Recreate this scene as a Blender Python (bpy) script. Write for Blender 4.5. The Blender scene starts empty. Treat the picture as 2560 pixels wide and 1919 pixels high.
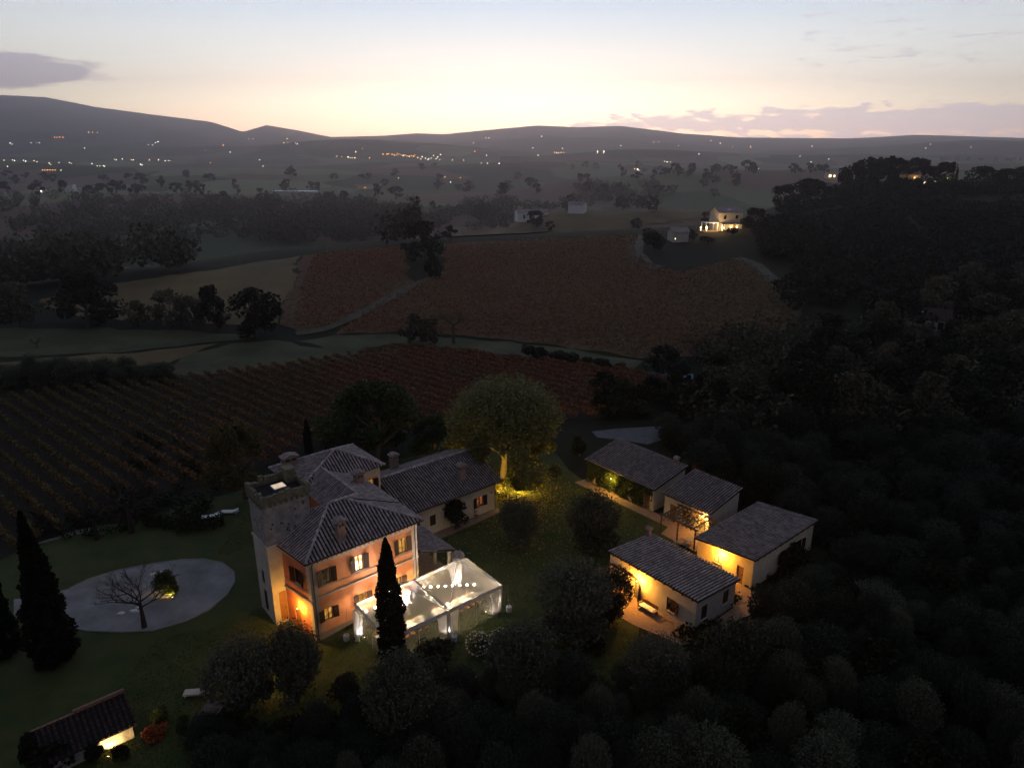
import bpy, bmesh, math, random
import numpy as np
from mathutils import Vector, Matrix
random.seed(7); RNG = np.random.default_rng(7)
SC = bpy.context.scene
COL = SC.collection
R = math.radians

# ------------------------------------------------------------------ camera
CAM_H = 42.0; PITCH = R(18.7); FPX = 1777.0; PW, PH = 2560.0, 1919.0
cd = bpy.data.cameras.new('camera'); cam = bpy.data.objects.new('camera', cd); COL.objects.link(cam)
cam.location = (0, 0, CAM_H); cam.rotation_euler = (math.pi/2 - PITCH, 0, 0)
cd.sensor_width = 36; cd.lens = 36*FPX/PW; cd.clip_start = 0.5; cd.clip_end = 20000
SC.camera = cam

# ------------------------------------------------------------------ dusk sky
SKY_GAIN = 1.0
world = bpy.data.worlds.new('World'); SC.world = world; world.use_nodes = True
wn = world.node_tree; wn.nodes.clear()
def WN(t, **k):
    n = wn.nodes.new(t)
    for a, b in k.items(): setattr(n, a, b)
    return n
def wl(a, b): wn.links.new(a, b)
def wmath(op, a, b=None, clamp=False):
    n = WN('ShaderNodeMath', operation=op); n.use_clamp = clamp
    for i, v in enumerate((a, b)):
        if v is None: continue
        if isinstance(v, (int, float)): n.inputs[i].default_value = v
        else: wl(v, n.inputs[i])
    return n.outputs[0]
def wramp(val, stops, interp='LINEAR'):
    n = WN('ShaderNodeValToRGB'); cr = n.color_ramp; cr.interpolation = interp
    while len(cr.elements) < len(stops): cr.elements.new(.5)
    for e, (p, c) in zip(cr.elements, stops): e.position = p; e.color = (*c, 1)
    wl(val, n.inputs[0]); return n.outputs[0]
def wmix(f, a, b):
    n = WN('ShaderNodeMix', data_type='RGBA')
    for i, v in ((0, f), (6, a), (7, b)):
        if isinstance(v, (int, float)): n.inputs[i].default_value = v
        elif isinstance(v, tuple): n.inputs[i].default_value = (*v, 1)
        else: wl(v, n.inputs[i])
    return n.outputs[2]
tc = WN('ShaderNodeTexCoord'); sp = WN('ShaderNodeSeparateXYZ'); wl(tc.outputs['Generated'], sp.inputs[0])
X, Y, Z = sp.outputs
elp = wmath('DIVIDE', wmath('ARCSINE', Z), math.pi/2)            # 0 horizon .. 1 zenith
az = wmath('ARCTAN2', X, Y)                                      # 0 towards the sunset, radians
# elevation 0-90 deg -> 0-1
west = wramp(elp, [(0.0, (3.8, 2.25, 1.50)), (.012, (3.7, 2.45, 1.62)), (.03, (2.9, 2.55, 1.82)), (.06, (1.72, 1.76, 1.55)),
                   (.105, (.91, 1.08, 1.24)), (.16, (.66, .80, .96)), (.30, (.33, .42, .55)), (.6, (.18, .225, .31)), (1.0, (.145, .185, .26))])
east = wramp(elp, [(0.0, (.11, .09, .10)), (.15, (.13, .118, .14)), (.5, (.145, .165, .225)), (1.0, (.145, .185, .26))])
aa = wmath('ABSOLUTE', az)
wfac = wramp(wmath('DIVIDE', aa, math.pi), [(0, (1, 1, 1)), (.10, (.93,)*3), (.20, (.76,)*3), (.27, (.28,)*3), (.36, (.07,)*3), (.65, (0,)*3)])
base = wmix(wfac, east, west)
# a paler left half of the horizon and the glow just right of centre
glow = WN('ShaderNodeMix', data_type='RGBA', blend_type='ADD')
gx = wmath('DIVIDE', wmath('SUBTRACT', az, .02), .34); gy = wmath('DIVIDE', wmath('SUBTRACT', elp, .030), .030)
g2 = wmath('ADD', wmath('MULTIPLY', gx, gx), wmath('MULTIPLY', gy, gy))
gg = wmath('EXPONENT', wmath('MULTIPLY', g2, -1.0))
wl(gg, glow.inputs[0]); wl(base, glow.inputs[6]); glow.inputs[7].default_value = (2.0, 1.28, .86, 1)
sky = glow.outputs[2]
# clouds, as a function of the view-independent sky direction
def cloud(vec_scale, thresh, soft, band, azr, detail=7, seed=0.0, dist=.3):
    cv = WN('ShaderNodeCombineXYZ'); wl(wmath('MULTIPLY', az, vec_scale[0]), cv.inputs[0]); wl(wmath('MULTIPLY', elp, vec_scale[1]), cv.inputs[1])
    cv.inputs[2].default_value = seed
    n = WN('ShaderNodeTexNoise'); n.inputs['Scale'].default_value = 1; n.inputs['Detail'].default_value = detail
    n.inputs['Roughness'].default_value = .55; n.inputs['Distortion'].default_value = dist; wl(cv.outputs[0], n.inputs[0])
    b = wramp(elp, band); a = wramp(wmath('DIVIDE', wmath('ADD', az, 1.0), 2.0, True), azr)
    v = wmath('ADD', n.outputs[0], wmath('SUBTRACT', wmath('MULTIPLY', b, a), 1.0))
    mr = WN('ShaderNodeMapRange'); wl(v, mr.inputs[0]); mr.inputs[1].default_value = thresh; mr.inputs[2].default_value = thresh+soft
    return mr.outputs[0]
W3 = lambda v: (v,)*3
c_low = cloud((38, 190), .40, .09, [(0, W3(.96)), (.006, W3(.90)), (.009, W3(.80)), (.012, W3(1.03)), (.017, W3(1.04)), (.021, W3(.93)), (.026, W3(.82)), (.034, W3(.5))],
              [(.50, W3(0)), (.53, W3(.84)), (.56, W3(1.0)), (.66, W3(1.06)), (.72, W3(1.16)), (1, W3(1.2))], seed=3.1)
sky = wmix(wmath('MULTIPLY', c_low, .72), sky, (1.50, 1.36, 1.50))
c_left = cloud((12, 90), .40, .14, [(.028, W3(0)), (.036, W3(.90)), (.046, W3(1.10)), (.056, W3(.96)), (.068, W3(.4))],
               [(.19, W3(1.1)), (.225, W3(1.05)), (.255, W3(.88)), (.28, W3(.74)), (.34, W3(.4))], seed=8.2)
sky = wmix(wmath('MULTIPLY', c_left, .85), sky, (.60, .58, .70))
c_wisp = cloud((28, 260), .53, .10, [(.042, W3(0)), (.052, W3(1.0)), (.1, W3(1.0)), (.14, W3(.8))],
               [(.63, W3(0)), (.68, W3(.97)), (.72, W3(1.0)), (1, W3(.97))], seed=1.7, dist=.8)
sky = wmix(wmath('MULTIPLY', c_wisp, .50), sky, (.9, .85, .95))
c_str = cloud((9, 420), .56, .16, [(.006, W3(.8)), (.014, W3(1.0)), (.03, W3(.95)), (.04, W3(.6))],
              [(.36, W3(.7)), (.42, W3(1.0)), (.5, W3(1.0)), (.58, W3(.8))], seed=5.5, detail=4)
sky = wmix(wmath('MULTIPLY', c_str, .30), sky, (3.6, 1.8, 1.4))
nish = WN('ShaderNodeTexSky', sky_type='NISHITA'); nish.sun_disc = False; nish.sun_elevation = R(-2.0); nish.sun_rotation = R(0); nish.altitude = 400
nadd = WN('ShaderNodeMix', data_type='RGBA', blend_type='ADD'); nadd.inputs[0].default_value = .05
wl(sky, nadd.inputs[6]); wl(nish.outputs[0], nadd.inputs[7])
# below the horizon the dome is a dark earth tone
low = wmath('GREATER_THAN', Z, -0.02)
fin = wmix(low, (.02, .02, .025), nadd.outputs[2])
bg = WN('ShaderNodeBackground'); wl(fin, bg.inputs[0]); bg.inputs[1].default_value = SKY_GAIN
wo = WN('ShaderNodeOutputWorld'); wl(bg.outputs[0], wo.inputs[0])
world.cycles.sampling_method = 'MANUAL'; world.cycles.sample_map_resolution = 1024
# the last directional light of the afterglow, from beyond the hills
sl = bpy.data.lights.new('afterglow_sun', 'SUN'); sl.energy = .05; sl.angle = R(25); sl.color = (1, .62, .45)
so = bpy.data.objects.new('afterglow_sun', sl); COL.objects.link(so); so.rotation_euler = (R(84), 0, R(180)+R(2))
vs = SC.view_settings; vs.view_transform = 'Standard'; vs.look = 'None'; vs.gamma = 1; vs.use_curve_mapping = False; vs.exposure = 0
cy = SC.cycles; cy.max_bounces = 6; cy.diffuse_bounces = 2; cy.glossy_bounces = 2; cy.transparent_max_bounces = 24; cy.transmission_bounces = 3
cy.volume_bounces = 0; cy.denoising_prefilter = 'ACCURATE'; cy.use_denoising = True; cy.sample_clamp_indirect = 1.5; cy.caustics_reflective = False; cy.caustics_refractive = False

# ------------------------------------------------------------------ rays from the drone to the land
def ray(dx, dy):
    px, py = dx*1.15732, dy*1.15732
    a = (px-PW/2)/FPX; b = -(py-PH/2)/FPX
    return a, b*math.cos(PITCH)-math.sin(PITCH), math.cos(PITCH)+b*math.sin(PITCH)   # x, up, forward
def un(dx, dy, z=0.0):
    a, u, f = ray(dx, dy); t = (z-CAM_H)/u
    return Vector((a*t, f*t, z))
# crest of the near hill / ridge, (display x, y, height)
CR = [(-500, 655, 0), (-150, 650, 0), (90, 640, 1), (250, 604, 3), (420, 581, 4.5), (600, 550, 6), (880, 524, 9), (1100, 514, 10.5), (1390, 500, 12.5),
      (1520, 492, 13), (1600, 478, 14), (1700, 440, 17), (1850, 424, 19.5), (2000, 416, 21), (2212, 409, 22), (2500, 404, 23), (3200, 400, 24)]
CP = [un(*c) for c in CR]; CA = np.array([p.x/p.y for p in CP]); CY = np.array([p.y for p in CP]); CZ = np.array([p.z for p in CP])
BA = np.array([-2, -.75, -.4, -.2, 0, .15, .3, .5, .8, 2]); BY = np.array([150, 160, 158, 152, 150, 138, 122, 104, 90, 80])
SKYL = [(-900, 240), (-400, 200), (0, 205), (100, 210), (205, 231), (350, 250), (455, 263), (525, 285), (575, 270), (640, 281), (715, 296), (830, 293), (900, 288), (960, 290),
        (1040, 282), (1160, 271), (1250, 275), (1340, 272), (1400, 279), (1470, 288), (1600, 297), (1830, 299), (1900, 296), (1980, 291), (2212, 298), (2700, 292), (3400, 300)]
MA = np.array([ray(*s)[0]/ray(*s)[2] for s in SKYL]); ME = np.array([ray(*s)[1]/ray(*s)[2] for s in SKYL])
MYC = 5000.0
def sstep(t): t = np.clip(t, 0, 1); return t*t*(3-2*t)
def wob(x, y, s, ph): return np.sin(x/s+ph)*np.cos(y/(s*1.17)-ph*1.7)+.5*np.sin(x/(s*.53)-y/(s*.61)+ph*2.3)
def TZ(x, y):
    x = np.asarray(x, float); y = np.asarray(y, float)
    ys = np.maximum(y, 1.0); a = np.clip(x/ys, -3, 3)
    yc = np.interp(a, CA, CY); zc = np.interp(a, CA, CZ); yb = np.interp(a, BA, BY)
    t = np.clip((y-yb)/(yc-yb), 0, 1)
    s = np.sin(t*math.pi/2); s = s*sstep(np.clip(t*6, 0, 1)*.5+.5*(t > 0))
    near = zc*np.sin(t*math.pi/2)*sstep(t*5)
    val = -22+4*wob(x, y, 210, .7)+sstep((y-900)/1800)*14
    val = val+30*np.exp(-((y-(930+120*np.sin(a*5)))/110)**2)*np.interp(a, [-1, 0, .08, .3, .6, 1], [0, .25, .7, 1.0, 1.05, 1.2])
    val = val+17*np.exp(-((y-1500-150*np.sin(a*7+1))/190)**2)*np.interp(a, [-1, -.5, .05, .3, .6, 1], [.9, 1, .7, .3, 1.6, 1.9])
    val = val+23*np.exp(-((y-470)/75)**2)*np.interp(a, [-1, -.05, .04, .2, .45, 1], [0, 0, .9, 1.0, .7, 0])
    val = val+8*wob(x, y, 620, 2.1)*sstep((y-900)/900)
    f = sstep((y-yc)/170)
    z = np.where(y < yc, near, zc*(1-f)+val*f)
    for yy, ww, hh, fq, ph in ((1900, 120, 22, 5, .5), (2350, 130, 28, 8, 2.2), (2850, 150, 36, 6, 4.0), (3400, 170, 42, 9, 1.0)):
        z = z+hh*(.55+.45*np.sin(a*fq+ph))*np.exp(-((y-yy-260*np.sin(a*fq*.7+ph*1.3))/ww)**2)
    # far hills up to the skyline
    me = np.interp(a, MA, ME); mz = CAM_H+me*MYC
    q = np.clip((y-2700)/(MYC-2700), 0, 1)
    rid = 1+.10*np.sin(a*38+y/300)*(1-q)+.07*np.sin(a*91-y/170+1)*(1-q)
    m = (mz-(-8))*(sstep(q)*.6+q*.4)*rid
    back = np.clip((y-MYC)/700, 0, 1)
    z = z*(1-sstep(q*1.4))+(-8)*sstep(q*1.4)+m*(q > 0)
    z = z-back*back*(60+.5*mz)
    z = z-1.0*np.exp(-((x+19)**2+(y-50)**2)/5.5**2)
    return z
def tz(x, y): return float(TZ(np.array([x]), np.array([y]))[0])
_T = np.concatenate([np.arange(30, 400, 3.0), 400*np.power(1.012, np.arange(0, 232))])
def hit(dx, dy):
    a, u, f = ray(dx, dy); x = a*_T; y = f*_T; z = CAM_H+u*_T
    k = np.argmax(z < TZ(x, y))
    if k == 0: k = len(_T)-1
    lo, hi = _T[k-1], _T[k]
    for _ in range(2):
        q = np.linspace(lo, hi, 33); j = int(np.argmax(CAM_H+u*q < TZ(a*q, f*q))); j = 32 if j == 0 else j; lo, hi = q[j-1], q[j]
    return Vector((a*hi, f*hi, tz(a*hi, f*hi)))
def depth(p): return p[1]*math.cos(PITCH)-(p[2]-CAM_H)*math.sin(PITCH)
def crest_y(x): return float(np.interp(x, [c[0] for c in CR], [c[1] for c in CR]))+4
def height_to(p, dy):                     # height of a thing standing at p whose top shows at display row dy
    _, u, f = ray(1106, dy); return CAM_H+u/f*p[1]-p[2]
def width_of(p, w): return w*1.15732/FPX*depth(p)

# ------------------------------------------------------------------ materials
MATS = {}
def mat(name, col=(.5, .5, .5), rough=.8, var=.0, scale=3.0, col2=None, bump=0.0, bscale=None, metal=0.0, emit=None, estr=0.0, island=0.0, thr=None, spec=.3, coord='Object', detail=5, trans=0.0):
    m = bpy.data.materials.new(name); m.use_nodes = True; nt = m.node_tree; p = nt.nodes['Principled BSDF']
    p.inputs['Roughness'].default_value = rough; p.inputs['Metallic'].default_value = metal; p.inputs['Specular IOR Level'].default_value = spec
    p.inputs['Base Color'].default_value = (*col, 1)
    L = nt.links
    if var or col2 or bump:
        tcn = nt.nodes.new('ShaderNodeTexCoord'); nz = nt.nodes.new('ShaderNodeTexNoise'); nz.inputs['Scale'].default_value = scale
        nz.inputs['Detail'].default_value = detail; nz.inputs['Roughness'].default_value = .65; L.new(tcn.outputs[coord], nz.inputs[0])
        c2 = col2 if col2 else tuple(min(1, c*(1-var)) for c in col); c1 = col if col2 else tuple(min(1, c*(1+var)) for c in col)
        rp = nt.nodes.new('ShaderNodeValToRGB'); t0, t1 = thr if thr else (.36, .66)
        rp.color_ramp.elements[0].position = t0; rp.color_ramp.elements[0].color = (*c1, 1)
        rp.color_ramp.elements[1].position = t1; rp.color_ramp.elements[1].color = (*c2, 1)
        L.new(nz.outputs[0], rp.inputs[0]); out = rp.outputs[0]
        if island:
            gi = nt.nodes.new('ShaderNodeNewGeometry'); mr = nt.nodes.new('ShaderNodeMapRange'); L.new(gi.outputs['Random Per Island'], mr.inputs[0])
            mr.inputs[3].default_value = 1-island; mr.inputs[4].default_value = 1+island
            vm = nt.nodes.new('ShaderNodeVectorMath'); vm.operation = 'SCALE'; L.new(out, vm.inputs[0]); L.new(mr.outputs[0], vm.inputs['Scale']); out = vm.outputs[0]
        L.new(out, p.inputs['Base Color'])
        if bump:
            n2 = nt.nodes.new('ShaderNodeTexNoise'); n2.inputs['Scale'].default_value = bscale or scale*4; n2.inputs['Detail'].default_value = 6; L.new(tcn.outputs[coord], n2.inputs[0])
            b = nt.nodes.new('ShaderNodeBump'); b.inputs['Strength'].default_value = 1; b.inputs['Distance'].default_value = bump; L.new(n2.outputs[0], b.inputs['Height']); L.new(b.outputs[0], p.inputs['Normal'])
    if emit:
        p.inputs['Emission Color'].default_value = (*emit, 1); p.inputs['Emission Strength'].default_value = estr
    MATS[name] = m; return m
def leafmat(name, c1, c2, isl=.45, rough=.55, tr=.35, spec=.25):
    """leaves: colour differs leaf by leaf, a little light passes through"""
    m = bpy.data.materials.new(name); m.use_nodes = True; nt = m.node_tree; L = nt.links; p = nt.nodes['Principled BSDF']
    gi = nt.nodes.new('ShaderNodeNewGeometry'); oi = nt.nodes.new('ShaderNodeObjectInfo')
    ad = nt.nodes.new('ShaderNodeMath'); ad.operation = 'MULTIPLY_ADD'; L.new(oi.outputs['Random'], ad.inputs[0]); ad.inputs[1].default_value = .35
    ms = nt.nodes.new('ShaderNodeMath'); ms.operation = 'MULTIPLY'; L.new(gi.outputs['Random Per Island'], ms.inputs[0]); ms.inputs[1].default_value = .75; L.new(ms.outputs[0], ad.inputs[2])
    mx = nt.nodes.new('ShaderNodeMix'); mx.data_type = 'RGBA'; L.new(ad.outputs[0], mx.inputs[0]); mx.inputs[6].default_value = (*c1, 1); mx.inputs[7].default_value = (*c2, 1)
    L.new(mx.outputs[2], p.inputs['Base Color']); p.inputs['Roughness'].default_value = rough; p.inputs['Specular IOR Level'].default_value = spec
    td = nt.nodes.new('ShaderNodeBsdfTranslucent'); L.new(mx.outputs[2], td.inputs[0]); ms2 = nt.nodes.new('ShaderNodeMixShader'); ms2.inputs[0].default_value = tr
    L.new(p.outputs[0], ms2.inputs[1]); L.new(td.outputs[0], ms2.inputs[2]); L.new(ms2.outputs[0], nt.nodes['Material Output'].inputs[0])
    MATS[name] = m; return m
M = MATS
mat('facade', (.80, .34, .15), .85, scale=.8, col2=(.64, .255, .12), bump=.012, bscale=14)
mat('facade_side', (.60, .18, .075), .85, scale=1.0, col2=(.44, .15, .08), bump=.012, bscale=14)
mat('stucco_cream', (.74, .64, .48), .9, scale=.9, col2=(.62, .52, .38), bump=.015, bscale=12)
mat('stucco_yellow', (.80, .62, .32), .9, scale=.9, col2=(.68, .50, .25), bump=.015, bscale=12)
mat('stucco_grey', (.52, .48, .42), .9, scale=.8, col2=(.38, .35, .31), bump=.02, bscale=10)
mat('plinth', (.36, .25, .19), .9, scale=2, col2=(.27, .18, .14), bump=.02, bscale=9)
mat('quoin', (.52, .44, .34), .85, scale=2, col2=(.4, .34, .27), bump=.01, bscale=10)
mat('frieze', (.62, .50, .38), .85, scale=3, col2=(.45, .35, .27), bump=.01, bscale=12)
mat('tile', (.40, .32, .30), .85, scale=1.3, col2=(.22, .18, .18), bump=.02, bscale=12, island=.26, detail=8)
mat('tile_dark', (.30, .235, .22), .85, scale=1.3, col2=(.16, .135, .135), bump=.02, bscale=12, island=.26)
mat('tile_bed', (.016, .013, .013), .95, var=.3, scale=3)
mat('ridge_tile', (.44, .37, .36), .85, scale=3, col2=(.28, .24, .24), bump=.02, bscale=9, island=.3)
mat('stone', (.34, .32, .30), .95, scale=1.6, col2=(.15, .14, .135), bump=.08, bscale=3.2, thr=(.40, .72), detail=9)
mat('stone_moss', (.20, .18, .13), .95, scale=2.2, col2=(.09, .09, .05), bump=.08, bscale=4, detail=8)
mat('brick', (.30, .16, .11), .9, scale=4, col2=(.18, .10, .08), bump=.03, bscale=16)
mat('chimney_stone', (.34, .24, .19), .9, scale=4, col2=(.22, .15, .12), bump=.03, bscale=12)
mat('wood_dark', (.040, .016, .009), .6, var=.3, scale=6)
mat('wood', (.26, .12, .05), .6, var=.3, scale=8)
mat('wood_grey', (.20, .18, .16), .8, var=.3, scale=6)
mat('beam', (.10, .06, .04), .8, var=.3, scale=5)
mat('metal_dark', (.03, .03, .032), .5, metal=.6)
mat('gutter', (.06, .045, .045), .5, metal=.3)
mat('alu', (.62, .62, .66), .35, metal=.7, var=.08, scale=6)
mat('bark', (.11, .085, .065), .95, scale=6, col2=(.055, .045, .035), bump=.03, bscale=12)
mat('bark_dark', (.04, .032, .028), .95, scale=6, col2=(.02, .017, .015))
mat('cloth_white', (.80, .78, .75), .8, var=.06, scale=3, bump=.01, bscale=6)
mat('white_paint', (.75, .75, .74), .6, var=.1, scale=5)
mat('concrete_white', (.6, .6, .6), .85, var=.15, scale=5, bump=.01)
mat('skin', (.55, .36, .27), .6, var=.05, scale=5)
mat('hair', (.05, .03, .02), .6, var=.2, scale=9)
for n_, c_ in (('suit_black', (.02, .02, .025)), ('suit_blue', (.03, .045, .10)), ('dress_rose', (.45, .16, .17)), ('dress_green', (.07, .16, .12)), ('dress_cream', (.6, .5, .38))): mat(n_, c_, .8, var=.12, scale=8)
mat('grass', (.014, .020, .008), .95, scale=.6, col2=(.034, .044, .016), bump=.06, bscale=7, detail=8, coord='Object')
mat('lawn', (.026, .046, .009), .95, scale=.35, col2=(.062, .066, .017), bump=.05, bscale=14, detail=9)
mat('soil', (.030, .018, .012), .95, scale=.7, col2=(.015, .014, .008), bump=.06, bscale=6, detail=8)
mat('gravel', (.27, .255, .26), .95, scale=.32, col2=(.15, .14, .138), bump=.03, bscale=30, detail=11)
mat('asphalt', (.13, .125, .135), .9, scale=1.0, col2=(.09, .087, .095), bump=.01, bscale=30)
mat('paving', (.33, .22, .15), .9, scale=2.0, col2=(.24, .16, .11), bump=.03, bscale=10, detail=7)
mat('field_pale', (.078, .076, .034), .95, scale=.12, col2=(.036, .040, .017), bump=.05, bscale=2, detail=9)
mat('field_olive', (.15, .105, .040), .95, scale=.05, col2=(.085, .060, .028), bump=.05, bscale=2, detail=9)
mat('track', (.12, .10, .075), .95, scale=.5, col2=(.05, .048, .03), bump=.03, bscale=4)
mat('kerb', (.22, .21, .21), .9, var=.15, scale=4)
mat('steps_stone', (.10, .09, .085), .9, var=.3, scale=3, bump=.02)
mat('bulb_warm', (1, .8, .5), .5, emit=(1, .62, .24), estr=22)
mat('bulb_white', (1, .95, .9), .5, emit=(1, .80, .52), estr=90)
mat('candle_flame', (1, .8, .5), .5, emit=(1, .62, .22), estr=40)
mat('flood_glass', (1, 1, 1), .5, emit=(1, .72, .42), estr=5)
mat('flood_glass_yellow', (1, .9, .6), .5, emit=(1, .7, .2), estr=25)
mat('glass_dark', (.012, .013, .016), .12, spec=.8)
mat('solar_glass', (.30, .30, .38), .15, spec=.9)
def litpane(name, c, s, c2, s2=None, scale=2.2):
    m = bpy.data.materials.new(name); m.use_nodes = True; nt = m.node_tree; nt.nodes.clear(); L = nt.links
    o = nt.nodes.new('ShaderNodeOutputMaterial'); e = nt.nodes.new('ShaderNodeEmission'); L.new(e.outputs[0], o.inputs[0])
    t = nt.nodes.new('ShaderNodeTexCoord'); n = nt.nodes.new('ShaderNodeTexNoise'); n.inputs['Scale'].default_value = scale; n.inputs['Detail'].default_value = 3; L.new(t.outputs['Object'], n.inputs[0])
    r = nt.nodes.new('ShaderNodeValToRGB'); r.color_ramp.elements[0].position = .42; r.color_ramp.elements[0].color = (*[a*s for a in c], 1); r.color_ramp.elements[1].position = .6; r.color_ramp.elements[1].color = (*[a*(s2 or s) for a in c2], 1)
    L.new(n.outputs[0], r.inputs[0]); L.new(r.outputs[0], e.inputs[0]); e.inputs[1].default_value = 1; m.cycles.emission_sampling = 'NONE' if 'far' in name else 'AUTO'
    MATS[name] = m
litpane('pane_bright', (1, .80, .48), 3.2, (1, .55, .12), .9, 1.6)
litpane('pane_amber', (1, .50, .10), .75, (.9, .36, .05), .28, 2.5)
litpane('pane_dim', (.7, .45, .2), .10, (.3, .2, .1), .03, 2.5)
litpane('pane_red', (1, .3, .1), .25, (.03, .02, .02), .02, 3)
litpane('skylight_pane', (1, .80, .62), .75, (1, .72, .5), .62, 2)
litpane('far_warm', (1, .66, .30), 8.0, (1, .6, .3), 4, 1)
litpane('far_white', (1, .90, .78), 8.5, (1, .9, .8), 5, 1)
litpane('far_orange', (1, .36, .08), 10, (1, .33, .06), 7, 1)
leafmat('leaf_olive', (.022, .027, .014), (.12, .125, .085), tr=.2, spec=.1)
leafmat('leaf_olive_dark', (.009, .012, .008), (.050, .056, .040), tr=.15, spec=.06)
leafmat('leaf_oak', (.014, .026, .008), (.060, .080, .022), tr=.3, spec=.1)
leafmat('leaf_poplar', (.035, .046, .010), (.21, .20, .065), tr=.4)
leafmat('leaf_autumn', (.050, .038, .012), (.16, .12, .03), tr=.35)
leafmat('leaf_dark', (.006, .009, .005), (.024, .028, .013), tr=.15, spec=.05)
leafmat('leaf_cypress', (.005, .007, .004), (.012, .014, .007), tr=.05, spec=.03)
leafmat('leaf_wood', (.020, .026, .015), (.13, .115, .07), tr=.15, spec=.08)
leafmat('leaf_wood_far', (.035, .042, .028), (.10, .10, .065), tr=.1)
leafmat('leaf_bush', (.035, .060, .012), (.085, .10, .022), tr=.35)
leafmat('leaf_ivy', (.03, .05, .012), (.075, .095, .02), tr=.3)
leafmat('leaf_red', (.22, .04, .015), (.35, .10, .03), tr=.3)
leafmat('flower_white', (.55, .5, .46), (.75, .7, .66), tr=.2)
leafmat('leaf_litter', (.24, .15, .04), (.50, .36, .12), tr=.2)
leafmat('vine_green', (.024, .032, .010), (.070, .058, .018), tr=.25)
leafmat('vine_red', (.10, .046, .022), (.26, .10, .05), tr=.25)
# vine foliage that turns from green to russet across the vineyard
def vinemat(name, x0, x1, gain, ns):
    m = bpy.data.materials.new(name); m.use_nodes = True; nt = m.node_tree; L = nt.links; p = nt.nodes['Principled BSDF']
    g = nt.nodes.new('ShaderNodeNewGeometry'); s = nt.nodes.new('ShaderNodeSeparateXYZ'); L.new(g.outputs['Position'], s.inputs[0])
    n = nt.nodes.new('ShaderNodeTexNoise'); n.inputs['Scale'].default_value = ns; n.inputs['Detail'].default_value = 3; L.new(g.outputs['Position'], n.inputs[0])
    mr = nt.nodes.new('ShaderNodeMapRange'); L.new(s.outputs[0], mr.inputs[0]); mr.inputs[1].default_value = x0; mr.inputs[2].default_value = x1
    ad = nt.nodes.new('ShaderNodeMath'); ad.operation = 'ADD'; L.new(mr.outputs[0], ad.inputs[0])
    nn = nt.nodes.new('ShaderNodeMapRange'); L.new(n.outputs[0], nn.inputs[0]); nn.inputs[1].default_value = .3; nn.inputs[2].default_value = .7; nn.inputs[3].default_value = -.45; nn.inputs[4].default_value = .35
    L.new(nn.outputs[0], ad.inputs[1]); ad.use_clamp = True
    a = nt.nodes.new('ShaderNodeMix'); a.data_type = 'RGBA'; L.new(g.outputs['Random Per Island'], a.inputs[0]); a.inputs[6].default_value = (.040, .046, .016, 1); a.inputs[7].default_value = (.135, .105, .038, 1)
    b = nt.nodes.new('ShaderNodeMix'); b.data_type = 'RGBA'; L.new(g.outputs['Random Per Island'], b.inputs[0]); b.inputs[6].default_value = (.10, .042, .018, 1); b.inputs[7].default_value = (.36, .14, .06, 1)
    c = nt.nodes.new('ShaderNodeMix'); c.data_type = 'RGBA'; L.new(ad.outputs[0], c.inputs[0]); L.new(a.outputs[2], c.inputs[6]); L.new(b.outputs[2], c.inputs[7]); gv = nt.nodes.new('ShaderNodeVectorMath'); gv.operation = 'SCALE'; gv.inputs['Scale'].default_value = gain; L.new(c.outputs[2], gv.inputs[0]); L.new(gv.outputs[0], p.inputs['Base Color'])
    p.inputs['Roughness'].default_value = .7; p.inputs['Specular IOR Level'].default_value = .15; MATS[name] = m
vinemat('vine_leaves', -75, -18, 1.0, .045); vinemat('vine_hill', 110, -10, 1.05, .016)
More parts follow.
